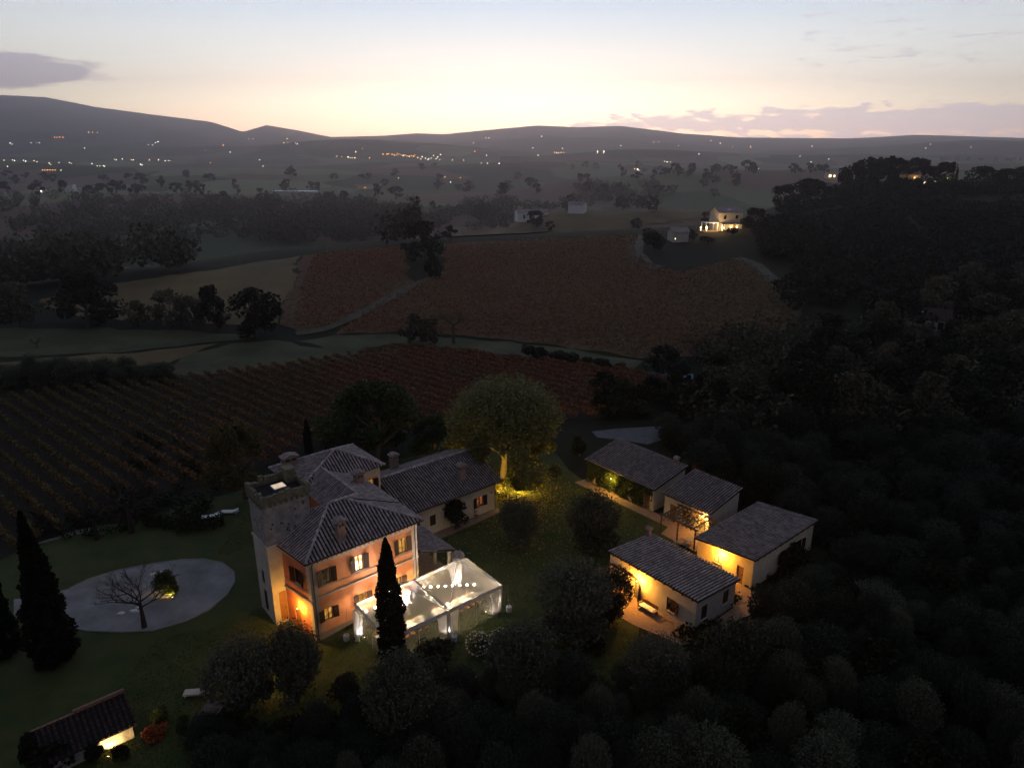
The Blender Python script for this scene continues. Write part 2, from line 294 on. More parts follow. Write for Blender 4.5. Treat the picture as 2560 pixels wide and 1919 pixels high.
def terrainmat():
    m = bpy.data.materials.new('countryside'); m.use_nodes = True; nt = m.node_tree; L = nt.links; p = nt.nodes['Principled BSDF']
    g = nt.nodes.new('ShaderNodeNewGeometry'); P = g.outputs['Position']
    vo = nt.nodes.new('ShaderNodeTexVoronoi'); vo.inputs['Scale'].default_value = .0062; vo.inputs['Randomness'].default_value = .9
    nz0 = nt.nodes.new('ShaderNodeTexNoise'); nz0.inputs['Scale'].default_value = .01; L.new(P, nz0.inputs[0])
    mv = nt.nodes.new('ShaderNodeVectorMath'); mv.operation = 'MULTIPLY_ADD'; L.new(nz0.outputs['Color'], mv.inputs[0]); mv.inputs[1].default_value = (60, 60, 0); L.new(P, mv.inputs[2]); L.new(mv.outputs[0], vo.inputs[0])
    s = nt.nodes.new('ShaderNodeSeparateXYZ'); L.new(vo.outputs['Color'], s.inputs[0])
    rp = nt.nodes.new('ShaderNodeValToRGB'); rp.color_ramp.interpolation = 'CONSTANT'; L.new(s.outputs[0], rp.inputs[0])
    st = [(0, (.060, .075, .038)), (.2, (.14, .155, .08)), (.35, (.13, .085, .065)), (.5, (.08, .10, .05)), (.65, (.17, .115, .085)), (.8, (.055, .07, .036)), (.9, (.19, .20, .11))]
    while len(rp.color_ramp.elements) < len(st): rp.color_ramp.elements.new(.5)
    for e, (q, c) in zip(rp.color_ramp.elements, st): e.position = q; e.color = (*c, 1)
    n1 = nt.nodes.new('ShaderNodeTexNoise'); n1.inputs['Scale'].default_value = .035; n1.inputs['Detail'].default_value = 9; L.new(P, n1.inputs[0])
    near = nt.nodes.new('ShaderNodeValToRGB'); near.color_ramp.elements[0].position = .35; near.color_ramp.elements[0].color = (.010, .014, .007, 1); near.color_ramp.elements[1].position = .65; near.color_ramp.elements[1].color = (.022, .021, .011, 1); L.new(n1.outputs[0], near.inputs[0])
    sx = nt.nodes.new('ShaderNodeSeparateXYZ'); L.new(P, sx.inputs[0]); f = nt.nodes.new('ShaderNodeMapRange'); L.new(sx.outputs[1], f.inputs[0]); f.inputs[1].default_value = 300; f.inputs[2].default_value = 420
    mx = nt.nodes.new('ShaderNodeMix'); mx.data_type = 'RGBA'; L.new(f.outputs[0], mx.inputs[0]); L.new(near.outputs[0], mx.inputs[6]); L.new(rp.outputs[0], mx.inputs[7])
    # wooded uplands: darker, patchy, from about three kilometres on
    n2 = nt.nodes.new('ShaderNodeTexNoise'); n2.inputs['Scale'].default_value = .006; n2.inputs['Detail'].default_value = 10; n2.inputs['Roughness'].default_value = .7; L.new(P, n2.inputs[0])
    wd = nt.nodes.new('ShaderNodeValToRGB'); wd.color_ramp.elements[0].position = .4; wd.color_ramp.elements[0].color = (.018, .024, .014, 1); wd.color_ramp.elements[1].position = .68; wd.color_ramp.elements[1].color = (.05, .052, .03, 1); L.new(n2.outputs[0], wd.inputs[0])
    f2 = nt.nodes.new('ShaderNodeMapRange'); L.new(sx.outputs[1], f2.inputs[0]); f2.inputs[1].default_value = 2400; f2.inputs[2].default_value = 3300
    m3 = nt.nodes.new('ShaderNodeMix'); m3.data_type = 'RGBA'; L.new(f2.outputs[0], m3.inputs[0]); L.new(mx.outputs[2], m3.inputs[6]); L.new(wd.outputs[0], m3.inputs[7])
    L.new(m3.outputs[2], p.inputs['Base Color']); p.inputs['Roughness'].default_value = .95; p.inputs['Specular IOR Level'].default_value = .1
    b = nt.nodes.new('ShaderNodeBump'); b.inputs['Distance'].default_value = .6; L.new(n1.outputs[0], b.inputs['Height']); L.new(b.outputs[0], p.inputs['Normal'])
    MATS['countryside'] = m
terrainmat()
def hillvinemat():
    """a vineyard seen from afar: russet rows over dark soil"""
    m = bpy.data.materials.new('hill_vineyard'); m.use_nodes = True; nt = m.node_tree; L = nt.links; p = nt.nodes['Principled BSDF']
    g = nt.nodes.new('ShaderNodeNewGeometry'); P = g.outputs['Position']
    n1 = nt.nodes.new('ShaderNodeTexNoise'); n1.inputs['Scale'].default_value = .02; n1.inputs['Detail'].default_value = 6; L.new(P, n1.inputs[0])
    n2 = nt.nodes.new('ShaderNodeTexNoise'); n2.inputs['Scale'].default_value = .8; n2.inputs['Detail'].default_value = 6; L.new(P, n2.inputs[0])
    r = nt.nodes.new('ShaderNodeValToRGB'); r.color_ramp.elements[0].position = .35; r.color_ramp.elements[0].color = (.12, .058, .034, 1); r.color_ramp.elements[1].position = .66; r.color_ramp.elements[1].color = (.10, .076, .036, 1); L.new(n1.outputs[0], r.inputs[0])
    r2 = nt.nodes.new('ShaderNodeMapRange'); L.new(n2.outputs[0], r2.inputs[0]); r2.inputs[1].default_value = .3; r2.inputs[2].default_value = .7; r2.inputs[3].default_value = .5; r2.inputs[4].default_value = 1.35
    v = nt.nodes.new('ShaderNodeVectorMath'); v.operation = 'SCALE'; L.new(r.outputs[0], v.inputs[0]); L.new(r2.outputs[0], v.inputs['Scale']); L.new(v.outputs[0], p.inputs['Base Color'])
    p.inputs['Roughness'].default_value = .95; p.inputs['Specular IOR Level'].default_value = .1
    MATS['hill_vineyard'] = m
hillvinemat()
def pvcmat(name, haze_):
    m = bpy.data.materials.new(name); m.use_nodes = True; nt = m.node_tree; nt.nodes.clear(); L = nt.links
    o = nt.nodes.new('ShaderNodeOutputMaterial'); t = nt.nodes.new('ShaderNodeBsdfTransparent'); t.inputs[0].default_value = (.93, .93, .92, 1)
    gl = nt.nodes.new('ShaderNodeBsdfGlossy'); gl.inputs['Roughness'].default_value = .35; gl.inputs[0].default_value = (.7, .7, .7, 1)
    df = nt.nodes.new('ShaderNodeBsdfTranslucent'); df.inputs[0].default_value = (.8, .78, .75, 1); d2 = nt.nodes.new('ShaderNodeBsdfDiffuse'); d2.inputs[0].default_value = (.8, .78, .75, 1)
    a = nt.nodes.new('ShaderNodeMixShader'); a.inputs[0].default_value = .5; L.new(df.outputs[0], a.inputs[1]); L.new(d2.outputs[0], a.inputs[2])
    b = nt.nodes.new('ShaderNodeMixShader'); b.inputs[0].default_value = haze_; L.new(t.outputs[0], b.inputs[1]); L.new(a.outputs[0], b.inputs[2])
    c = nt.nodes.new('ShaderNodeMixShader'); fr = nt.nodes.new('ShaderNodeFresnel'); fr.inputs[0].default_value = 1.25; L.new(fr.outputs[0], c.inputs[0]); L.new(b.outputs[0], c.inputs[1]); L.new(gl.outputs[0], c.inputs[2])
    L.new(c.outputs[0], o.inputs[0]); MATS[name] = m
pvcmat('clear_pvc', .10); pvcmat('roof_pvc', .28)
def curtainmat():
    m = bpy.data.materials.new('curtain_sheer'); m.use_nodes = True; nt = m.node_tree; nt.nodes.clear(); L = nt.links
    o = nt.nodes.new('ShaderNodeOutputMaterial'); df = nt.nodes.new('ShaderNodeBsdfTranslucent'); df.inputs[0].default_value = (.82, .80, .77, 1); d2 = nt.nodes.new('ShaderNodeBsdfDiffuse'); d2.inputs[0].default_value = (.82, .80, .77, 1)
    a = nt.nodes.new('ShaderNodeMixShader'); a.inputs[0].default_value = .55; L.new(df.outputs[0], a.inputs[1]); L.new(d2.outputs[0], a.inputs[2])
    t = nt.nodes.new('ShaderNodeBsdfTransparent'); b = nt.nodes.new('ShaderNodeMixShader'); b.inputs[0].default_value = .12; L.new(a.outputs[0], b.inputs[1]); L.new(t.outputs[0], b.inputs[2]); L.new(b.outputs[0], o.inputs[0]); MATS['curtain_sheer'] = m
curtainmat()

# ------------------------------------------------------------------ mesh builder
class MB:
    def __init__(s): s.v = []; s.f = []; s.m = []; s.k = 0
    def add(s, vs, fs, k=None):
        o = len(s.v); s.v += [tuple(q) for q in vs]; s.f += [tuple(i+o for i in q) for q in fs]; s.m += [s.k if k is None else k]*len(fs); return s
    def box(s, x0, x1, y0, y1, z0, z1, k=None):
        vs = [(x0, y0, z0), (x1, y0, z0), (x1, y1, z0), (x0, y1, z0), (x0, y0, z1), (x1, y0, z1), (x1, y1, z1), (x0, y1, z1)]
        return s.add(vs, [(0, 3, 2, 1), (4, 5, 6, 7), (0, 1, 5, 4), (1, 2, 6, 5), (2, 3, 7, 6), (3, 0, 4, 7)], k)
    def quad(s, a, b, c, d, k=None): return s.add([a, b, c, d], [(0, 1, 2, 3)], k)
    def poly(s, pts, k=None): return s.add(pts, [tuple(range(len(pts)))], k)
    def tube(s, pts, rs, n=6, k=None, cap=True):
        pts = [Vector(p) for p in pts]; rs = rs if hasattr(rs, '__len__') else [rs]*len(pts); o = len(s.v); vs = []
        for i, p in enumerate(pts):
            d = (pts[min(i+1, len(pts)-1)]-pts[max(i-1, 0)]).normalized(); up = Vector((0, 0, 1)) if abs(d.z) < .9 else Vector((1, 0, 0))
            a = d.cross(up).normalized(); b = d.cross(a).normalized()
            for j in range(n): t = 2*math.pi*j/n; vs.append(p+(a*math.cos(t)+b*math.sin(t))*rs[i])
        fs = [(i*n+j, i*n+(j+1) % n, (i+1)*n+(j+1) % n, (i+1)*n+j) for i in range(len(pts)-1) for j in range(n)]
        if cap: fs += [tuple(range(n-1, -1, -1)), tuple((len(pts)-1)*n+j for j in range(n))]
        return s.add(vs, fs, k)
    def lathe(s, c, prof, n=12, k=None):
        vs = [(c[0]+r*math.cos(2*math.pi*j/n), c[1]+r*math.sin(2*math.pi*j/n), c[2]+z) for r, z in prof for j in range(n)]
        fs = [(i*n+j, i*n+(j+1) % n, (i+1)*n+(j+1) % n, (i+1)*n+j) for i in range(len(prof)-1) for j in range(n)]
        fs += [tuple(range(n-1, -1, -1)), tuple((len(prof)-1)*n+j for j in range(n))]
        return s.add(vs, fs, k)
    def build(s, name, mats, parent=None, smooth=False):
        me = bpy.data.meshes.new(name); me.from_pydata(s.v, [], s.f)
        if isinstance(mats, str): mats = [mats]
        for q in mats: me.materials.append(M[q])
        if len(mats) > 1: me.polygons.foreach_set('material_index', s.m)
        if smooth: me.polygons.foreach_set('use_smooth', [True]*len(me.polygons))
        me.update(); return link(name, me, parent)
def link(name, data, parent=None):
    o = bpy.data.objects.new(name, data); COL.objects.link(o)
    if parent: o.parent = parent
    return o
def npmesh(name, V, F, mats, mi=None, parent=None):
    me = bpy.data.meshes.new(name); V = np.asarray(V, np.float32); F = np.asarray(F, np.int32); n = F.shape[1]
    me.vertices.add(len(V)); me.vertices.foreach_set('co', V.ravel()); me.loops.add(F.size); me.loops.foreach_set('vertex_index', F.ravel())
    me.polygons.add(len(F)); me.polygons.foreach_set('loop_start', np.arange(0, F.size, n, dtype=np.int32)); me.polygons.foreach_set('loop_total', np.full(len(F), n, np.int32))
    for q in ([mats] if isinstance(mats, str) else mats): me.materials.append(M[q])
    if mi is not None: me.polygons.foreach_set('material_index', np.asarray(mi, np.int32))
    me.update(calc_edges=True); return me
def tag(o, label=None, cat=None, group=None, kind=None):
    if label: o['label'] = label
    if cat: o['category'] = cat
    if group: o['group'] = group
    if kind: o['kind'] = kind
    return o
def thing(name, label, cat, loc=(0, 0, 0), rz=0, group=None):
    o = bpy.data.objects.new(name, None); o.empty_display_size = .3; COL.objects.link(o); o.location = loc; o.rotation_euler = (0, 0, rz); return tag(o, label, cat, group)
def copy_tree(o, parent=None):
    c = o.copy(); COL.objects.link(c); c.parent = parent
    if parent: c.matrix_parent_inverse = o.matrix_parent_inverse.copy()
    for ch in list(o.children): copy_tree(ch, c)
    return c
def lamp(parent, loc, power, col, size=.08, kind='POINT', rot=None, spot=None, blend=.6):
    l = bpy.data.lights.new('bulb_light', kind); l.energy = power; l.color = col
    if kind == 'SPOT': l.spot_size = spot; l.spot_blend = blend
    l.shadow_soft_size = size
    o = bpy.data.objects.new('bulb_light', l); COL.objects.link(o); o.parent = parent; o.location = loc
    if rot is not None: o.rotation_euler = rot
    return o
def aim(frm, to): return (Vector(to)-Vector(frm)).to_track_quat('-Z', 'Y').to_euler()

# ------------------------------------------------------------------ the land
def build_ground():
    azs = np.radians(np.concatenate([np.arange(-180, -60, 6), np.arange(-60, 60, .3), np.arange(60, 180.1, 6)]))
    rs = [6.0]
    while rs[-1] < 5950: rs.append(rs[-1]*1.0125+.05)
    rs = np.array(rs); A, Rr = np.meshgrid(azs, rs); Xg = Rr*np.sin(A); Yg = Rr*np.cos(A); Zg = TZ(Xg, np.maximum(Yg, 1)); Zg[Yg < 1] = 0
    V = np.stack([Xg.ravel(), Yg.ravel(), Zg.ravel()], 1); nr, na = A.shape
    i = np.arange(nr-1)[:, None]*na+np.arange(na-1)[None, :]; i = i.ravel()
    F = np.stack([i, i+1, i+na+1, i+na], 1)[:, ::-1]
    me = npmesh('ground', V, F, 'countryside'); me.polygons.foreach_set('use_smooth', [True]*len(me.polygons))
    o = link('ground', me); tag(o, kind='structure')
    c = MB(); c.lathe((0, 0, -.02), [(6.1, -.01), (6.1, .01)], 24); tag(c.build('ground_patch', 'countryside'), kind='structure')
build_ground()
def drape(name, pts, m, off=.05, res=4.0, kind='structure', rel=0.0):
    """a sheet over the land, cut to a polygon"""
    if name in ('field', 'hill_vineyard', 'grass_strip', 'lawn', 'farm_track', 'soil', 'road', 'gravel_court'):
        rj = random.Random(len(pts)*7+int(pts[0][0])); out = []; amp = {'lawn': .5, 'gravel_court': .12, 'road': .25, 'farm_track': .35, 'soil': .5}.get(name, 1.1)
        for a, b in zip(pts, list(pts[1:])+[pts[0]]):
            a2, b2 = Vector(a[:2]), Vector(b[:2]); L = (b2-a2).length; n = max(1, int(L/3.5)); d = (b2-a2)/max(L, 1e-6); nn = Vector((-d.y, d.x))
            for i in range(n): out.append(a2.lerp(b2, i/n)+nn*(rj.uniform(-1, 1)*amp*min(1, L/8)*(max(1, depth((a2.x, a2.y, 0))/140) if name == 'field' else 1)*(0 if i == 0 else 1)))
        pts = out
    bm = bmesh.new(); vs = [bm.verts.new((p[0], p[1], 0)) for p in pts]; bm.faces.new(vs); bmesh.ops.triangulate(bm, faces=bm.faces[:])
    xs = [p[0] for p in pts]; ys = [p[1] for p in pts]
    for ax, lo, hi in ((0, min(xs), max(xs)), (1, min(ys), max(ys))):
        t = math.floor(lo/res)*res+res
        while t < hi:
            co = [0, 0, 0]; co[ax] = t; no = [0, 0, 0]; no[ax] = 1
            bmesh.ops.bisect_plane(bm, geom=bm.verts[:]+bm.edges[:]+bm.faces[:], plane_co=co, plane_no=no); t += res
    bm.verts.ensure_lookup_table(); P = np.array([v.co[:2] for v in bm.verts]); z = TZ(P[:, 0], P[:, 1])+off+rel*P[:, 1]
    for v, q in zip(bm.verts, z): v.co.z = q
    bmesh.ops.recalc_face_normals(bm, faces=bm.faces[:])
    if sum(f.normal.z for f in bm.faces) < 0: bmesh.ops.reverse_faces(bm, faces=bm.faces[:])
    me = bpy.data.meshes.new(name); bm.to_mesh(me); bm.free(); me.materials.append(M[m]); o = link(name, me); tag(o, kind=kind); return o
def strip(pts, w):                         # polygon of a band of width w along a polyline
    pts = [Vector(p[:2]) for p in pts]; L_, R_ = [], []
    for i, p in enumerate(pts):
        d = (pts[min(i+1, len(pts)-1)]-pts[max(i-1, 0)]).normalized(); n = Vector((-d.y, d.x))*w/2; L_.append(p+n); R_.append(p-n)
    return L_+R_[::-1]
def hpts(l): return [hit(*p) for p in l]
# fields
drape('field', hpts([(-60, 712), (0, 710), (300, 711), (430, 716), (560, 727), (470, 738), (300, 757), (100, 768), (-60, 772)]), 'field_pale', .06)
drape('field', hpts([(590, 735), (690, 752), (800, 757), (880, 752), (780, 770), (640, 790), (480, 808), (380, 812), (350, 795), (420, 762), (500, 742)]), 'field_pale', .06)
drape('field', hpts([(-60, 790), (100, 772), (300, 762), (470, 742), (420, 762), (350, 790), (200, 800), (-60, 850)]), 'field_olive', .05)
drape('field', hpts([(90, 646), (250, 612), (420, 588), (520, 573), (648, 553), (640, 600), (612, 650), (600, 700), (480, 700), (330, 692), (240, 688), (150, 680), (95, 664)]), 'field_olive', .09)
drape('hill_vineyard', hpts([(652, 553), (760, 541), (880, 530), (882, 600), (900, 612), (820, 650), (720, 705), (650, 722), (604, 702), (616, 652), (644, 602)]), 'hill_vineyard', .10)
drape('hill_vineyard', hpts([(955, 527), (1100, 520), (1388, 506), (1372, 540), (1400, 572), (1470, 588), (1600, 560), (1660, 600), (1740, 655), (1690, 720), (1500, 770), (1380, 775), (1200, 745), (1000, 725), (850, 718), (725, 722), (830, 652), (960, 592)]), 'hill_vineyard', .10)
drape('grass_strip', hpts([(640, 738), (725, 724), (850, 722), (1000, 730), (1200, 750), (1390, 780), (1370, 796), (1150, 776), (990, 752), (850, 742), (740, 760)]), 'field_pale', .08)
drape('farm_track', strip(hpts([(640, 722), (700, 712), (780, 678), (850, 640), (905, 612), (965, 588)]), 3.0), 'track', .20, 3)
drape('farm_track', strip(hpts([(1376, 510), (1370, 545), (1395, 572), (1420, 580)]), 5.0), 'track', .20, 3)
drape('farm_track', strip(hpts([(1590, 558), (1630, 572), (1670, 605), (1700, 630), (1735, 655)]), 4.0), 'track', .20, 3)
drape('field', hpts([(1000, 487), (1400, 462), (1640, 450), (1560, 470), (1390, 492), (1150, 505), (960, 514)]), 'field_olive', .5, 12)
drape('field', hpts([(560, 425), (700, 420), (860, 445), (760, 452), (640, 440)]), 'field_pale', 1.0, 20)
# the garden
TH = R(40.0); A0 = (-17.4, 52.9)
def lw(u, v, z=0.0): return Vector((A0[0]+u*math.cos(TH)-v*math.sin(TH), A0[1]+u*math.sin(TH)+v*math.cos(TH), z))
def lwg(u, v, dz=0.0): p = lw(u, v); p.z = tz(p.x, p.y)+dz; return p
def lpoly(pts): return [lw(*p) for p in pts]
drape('lawn', [(-62, 38), (-30, 33), (0, 36), (14, 44), (11, 52), (13, 62), (20, 70), (9.6, 84), (5, 96), (-6, 97), (-14, 92), (-30, 86), (-44, 74), (-64, 66)], 'lawn', .02, 2)
CP_ = [(505, 1235), (480, 1216), (440, 1208), (395, 1209), (330, 1218), (250, 1233), (190, 1252), (150, 1272), (60, 1292), (30, 1294), (30, 1335), (90, 1336), (130, 1352), (190, 1363), (260, 1365), (330, 1362), (400, 1342), (450, 1318), (490, 1285), (507, 1256)]
drape('gravel_court', [un(*p) for p in CP_], 'gravel', .05, 3)
kb = MB(); kp = [un(*p) for p in CP_]; kp = kp[:8]+kp[12:]; kp = kp[8:]+kp[:8]
kb.tube([(p.x, p.y, .05+tz(p.x, p.y)) for p in kp], .09, 5); tag(kb.build('court_kerb', 'kerb'), kind='structure')
drape('road', hpts([(1278, 932), (1330, 926), (1420, 921), (1500, 918), (1600, 905), (1610, 912), (1530, 926), (1440, 935), (1430, 950), (1400, 960), (1340, 950), (1290, 945)]), 'asphalt', .04, 4)
drape('road', [un(*p) for p in [(40, 1172), (100, 1160), (160, 1146), (200, 1138), (215, 1143), (160, 1156), (95, 1172), (40, 1184)]], 'gravel', .04, 3)
drape('garden_path', lpoly([(39.5, 7.3), (41.2, 7.1), (41.3, -4), (41.2, -12.6), (37.8, -13.0), (37.9, -8.2), (39.7, -7.8), (39.6, 0)]), 'paving', .05, 2)
drape('terrace', lpoly([(22.5, -10.5), (26.5, -10.5), (26.5, -21.3), (32.6, -21.3), (32.6, -10.4), (36.2, -10.4), (36.2, -22), (38.5, -25), (31.5, -22.6), (27.2, -22.9), (24.3, -21.4), (23.2, -17)]), 'paving', .05, 2)
drape('terrace', lpoly([(15.2, 8.4), (27.4, 8.4), (27.4, 7.4), (20, 7.0), (15.2, 7.0)]), 'paving', .05, 2)
drape('terrace', lpoly([(11.0, -.2), (15.4, -.2), (15.4, 7.2), (11.0, 7.2)]), 'paving', .06, 2)

# ------------------------------------------------------------------ building kit (local frames)
def wall(mb, p0, p1, z0, z1, openings=(), k=None, depth=.16, top=None):
    """outer wall face from p0 to p1 (outward normal to the right of travel) with recessed openings (s0,s1,h0,h1); top(s) may slope"""
    p0, p1 = Vector(p0), Vector(p1); L = (p1-p0).length; d = (p1-p0)/L; n = Vector((d.y, -d.x)); top = top or (lambda s: z1)
    def P(s, h, dd=0): q = p0+d*s-n*dd; return (q.x, q.y, h)
    xs = sorted({0, L, *[o[0] for o in openings], *[o[1] for o in openings]})
    for a, b in zip(xs[:-1], xs[1:]):
        if b-a < 1e-4: continue
        m = (a+b)/2; ops = sorted([(o[2], o[3]) for o in openings if o[0]-1e-4 <= m <= o[1]+1e-4]); z = z0
        for h0, h1 in ops: mb.quad(P(a, z), P(b, z), P(b, h0), P(a, h0), k); z = h1
        mb.quad(P(a, z), P(b, z), P(b, top(b)), P(a, top(a)), k)
    for s0, s1, h0, h1 in openings:
        mb.quad(P(s0, h0), P(s1, h0), P(s1, h0, depth), P(s0, h0, depth), k); mb.quad(P(s0, h1, depth), P(s1, h1, depth), P(s1, h1), P(s0, h1), k)
        mb.quad(P(s0, h0), P(s0, h0, depth), P(s0, h1, depth), P(s0, h1), k); mb.quad(P(s1, h0, depth), P(s1, h0), P(s1, h1), P(s1, h1, depth), k)
def obox(mb, p0, d, n, s0, s1, h0, h1, e0, e1, k=None):
    """box along a wall: s along d, h up, e outwards (n)"""
    def P(s, h, e): q = p0+d*s+n*e; return (q.x, q.y, h)
    vs = [P(s0, h0, e0), P(s1, h0, e0), P(s1, h0, e1), P(s0, h0, e1), P(s0, h1, e0), P(s1, h1, e0), P(s1, h1, e1), P(s0, h1, e1)]
    mb.add(vs, [(0, 3, 2, 1), (4, 5, 6, 7), (0, 1, 5, 4), (1, 2, 6, 5), (2, 3, 7, 6), (3, 0, 4, 7)], k)
def window(root, p0, p1, o, pane='glass_dark', shut=(1, 1), sill=True, mull=1, bars=1, frame='wood_dark', sh='wood_dark', depth=.12, shw=None):
    p0, p1 = Vector(p0), Vector(p1); d = (p1-p0).normalized(); n = Vector((d.y, -d.x)); s0, s1, h0, h1 = o; f = MB(); t = .055
    for a, b, c, e in ((s0, s1, h0, h0+t), (s0, s1, h1-t, h1), (s0, s0+t, h0+t, h1-t), (s1-t, s1, h0+t, h1-t)): obox(f, p0, d, n, a, b, c, e, -depth, -depth+.07)
    m = (s0+s1)/2
    if mull: obox(f, p0, d, n, m-.04, m+.04, h0+t, h1-t, -depth+.002, -depth+.062)
    w = f.build('window', frame, root)
    if sill: g = MB(); obox(g, p0, d, n, s0-.08, s1+.08, h0-.07, h0-.005, -.02, .10); g.build('sill', 'quoin', w)
    q = MB(); obox(q, p0, d, n, s0+.02, s1-.02, h0+.02, h1-.02, -depth-.02, -depth+.02); q.build('pane', pane, w)
    sw = shw or (s1-s0)/2
    for side, on in zip((-1, 1), shut):
        if not on: continue
        g = MB(); a = (s0-sw-.03) if side < 0 else (s1+.03); b = a+sw; o1 = .10 if side < 0 else .10
        def P(s, h, e): v = p0+d*s+n*e; return (v.x, v.y, h)
        # a louvred leaf folded back, standing a little off the wall
        k0, k1 = (.16, .04) if side < 0 else (.04, .16)
        g.add([P(a, h0, k0), P(b, h0, k1), P(b, h1, k1), P(a, h1, k0), P(a, h0, k0+.045), P(b, h0, k1+.045), P(b, h1, k1+.045), P(a, h1, k0+.045)],
              [(0, 1, 2, 3), (4, 7, 6, 5), (0, 4, 5, 1), (3, 2, 6, 7), (0, 3, 7, 4), (1, 5, 6, 2)])
        zz = h0+.08
        while zz < h1-.08:
            kk = lambda s: k0+(k1-k0)*(s-a)/(b-a)+.045
            g.add([P(a+.06, zz, kk(a+.06)), P(b-.06, zz, kk(b-.06)), P(b-.06, zz+.05, kk(b-.06)+.02), P(a+.06, zz+.05, kk(a+.06)+.02)], [(0, 1, 2, 3)]); zz += .09
        g.build('shutter', sh, root)
    return w
def tiles(mb, poly, down, pitch=.34, r=.105, seg=.42, off=.05, k=0):
    """rows of barrel tiles over a flat convex roof face; down = downhill direction (xy)"""
    P = [Vector(p) for p in poly]; n = (P[1]-P[0]).cross(P[2]-P[0]).normalized()
    if n.z < 0: n = -n
    s = Vector((down[0], down[1], 0)); s = (s-n*s.dot(n)).normalized(); c = n.cross(s).normalized(); o = P[0]
    Q = [((p-o).dot(c), (p-o).dot(s)) for p in P]; c0 = min(q[0] for q in Q); c1 = max(q[0] for q in Q); i = c0+pitch*.5
    while i < c1:
        hits = []
        for (a, b), (e, f) in zip(Q, Q[1:]+Q[:1]):
            if (a-i)*(e-i) < 0: hits.append(b+(f-b)*(i-a)/(e-a))
        if len(hits) >= 2:
            t, t1 = min(hits), max(hits); t1 += .03
            while t < t1-.06:
                u = min(t+seg, t1); jit = random.uniform(-.012, .012); h = off+random.uniform(-.006, .008); vs = []
                for tt, rr, hh in ((t, r*.86, h), (u+.04 if u < t1 else u, r*1.06, h+.03)):
                    for a in (-1.25, -.62, 0, .62, 1.25): vs.append(o+c*(i+jit+math.sin(a)*rr)+s*tt+n*(hh+math.cos(a)*rr-.03))
                mb.add(vs, [(0, 1, 6, 5), (1, 2, 7, 6), (2, 3, 8, 7), (3, 4, 9, 8), (5, 6, 7, 8, 9)], k); t = u
        i += pitch
def roof_bed(mb, poly, th=.10, k=0):
    P = [Vector(p) for p in poly]; n = (P[1]-P[0]).cross(P[2]-P[0]).normalized()
    if n.z < 0: n = -n
    m = len(P); B = [p-n*th for p in P]; mb.add(P+B, [tuple(range(m)), tuple(range(2*m-1, m-1, -1))]+[(i, i+m, (i+1) % m+m, (i+1) % m) for i in range(m)], k)
def caps(mb, a, b, r=.13, seg=.42, lift=.09, k=0):
    a, b = Vector(a), Vector(b); L = (b-a).length; m = max(1, int(L/seg)); d = (b-a)/L
    for i in range(m):
        p = a+d*(L*i/m); q = a+d*(L*(i+1)/m+.03); z = Vector((0, 0, lift+random.uniform(-.01, .01))); mb.tube([p+z, q+z+Vector((0, 0, .015))], [r*.9, r*1.05], 6, k, True)
def roof(root, faces, ridges=(), m='tile', pitch=.34, bed='tile_bed', th=.10, **kw):
    b = MB()
    for f, dn in faces: roof_bed(b, f, th, 0); 
    for f, dn in faces: tiles(b, f, dn, pitch, k=1, **kw)
    for a, c in ridges: caps(b, a, c, k=2)
    return b.build('roof', [bed, m, 'ridge_tile'], root)
def chimney(parent, x, y, z0, z1, w=.7, d=.7, m='chimney_stone', cap='gable'):
    b = MB(); b.box(x-w/2, x+w/2, y-d/2, y+d/2, z0, z1-.62, 0); b.box(x-w/2-.06, x+w/2+.06, y-d/2-.06, y+d/2+.06, z1-.62, z1-.54, 0)
    for sx in (-1, 1):
        for sy in (-1, 1): cx, cy2 = x+sx*(w/2-.07), y+sy*(d/2-.07); b.box(cx-.07, cx+.07, cy2-.07, cy2+.07, z1-.54, z1-.20, 0)
    b.box(x-.06, x+.06, y-d/2+.001, y+d/2-.001, z1-.54, z1-.201, 0); b.box(x-w/2+.15, x+w/2-.15, y-d/2+.15, y+d/2-.15, z1-.54, z1-.21, 1)
    b.box(x-w/2-.08, x+w/2+.08, y-d/2-.08, y+d/2+.08, z1-.20, z1-.13, 0)
    ch = b.build('chimney', [m, 'bark_dark'], parent)
    c = MB(); e = .14; A = (x-w/2-e, y-d/2-e, z1-.12); B = (x+w/2+e, y-d/2-e, z1-.12); C = (x+w/2+e, y+d/2+e, z1-.12); D = (x-w/2-e, y+d/2+e, z1-.12); E1 = (x, y-d/2-e, z1+.16); E2 = (x, y+d/2+e, z1+.16)
    for f, dn in (((A, E1, E2, D), (-1, 0)), ((B, C, E2, E1), (1, 0))): roof_bed(c, f, .05, 0); tiles(c, f, dn, .2, .08, .3, k=1)
    c.poly([A, B, E1], 0); c.poly([C, D, E2], 0); c.build('chimney_roof', ['chimney_stone', 'tile'], ch)
    return ch
def wall_lamp(name, label, p, outward, power, col, parent_group=None, bulb='bulb_warm', arm=.28, size=.10):
    """a lantern on a bent iron arm; p in world space, outward a horizontal unit vector"""
    t = thing(name, label, 'wall lamp', p, math.atan2(outward[1], outward[0]), parent_group)
    b = MB(); b.tube([(0, 0, .05), (.03, 0, .12), (arm*.6, 0, .16), (arm, 0, .10), (arm, 0, .04)], .012, 5); b.box(-.01, .02, -.05, .05, -.03, .13); b.build('bracket', 'metal_dark', t)
    b = MB(); b.lathe((arm, 0, 0), [(.10, .0), (.09, .02), (.02, .06)], 10); b.build('lamp_shade', 'metal_dark', t)
    b = MB(); b.lathe((arm, 0, -.10), [(.012, 0), (.045, .025), (.05, .06), (.03, .095)], 10); b.build('bulb', bulb, t, True)
    lamp(t, (arm, 0, -.13), power, col, size); return t
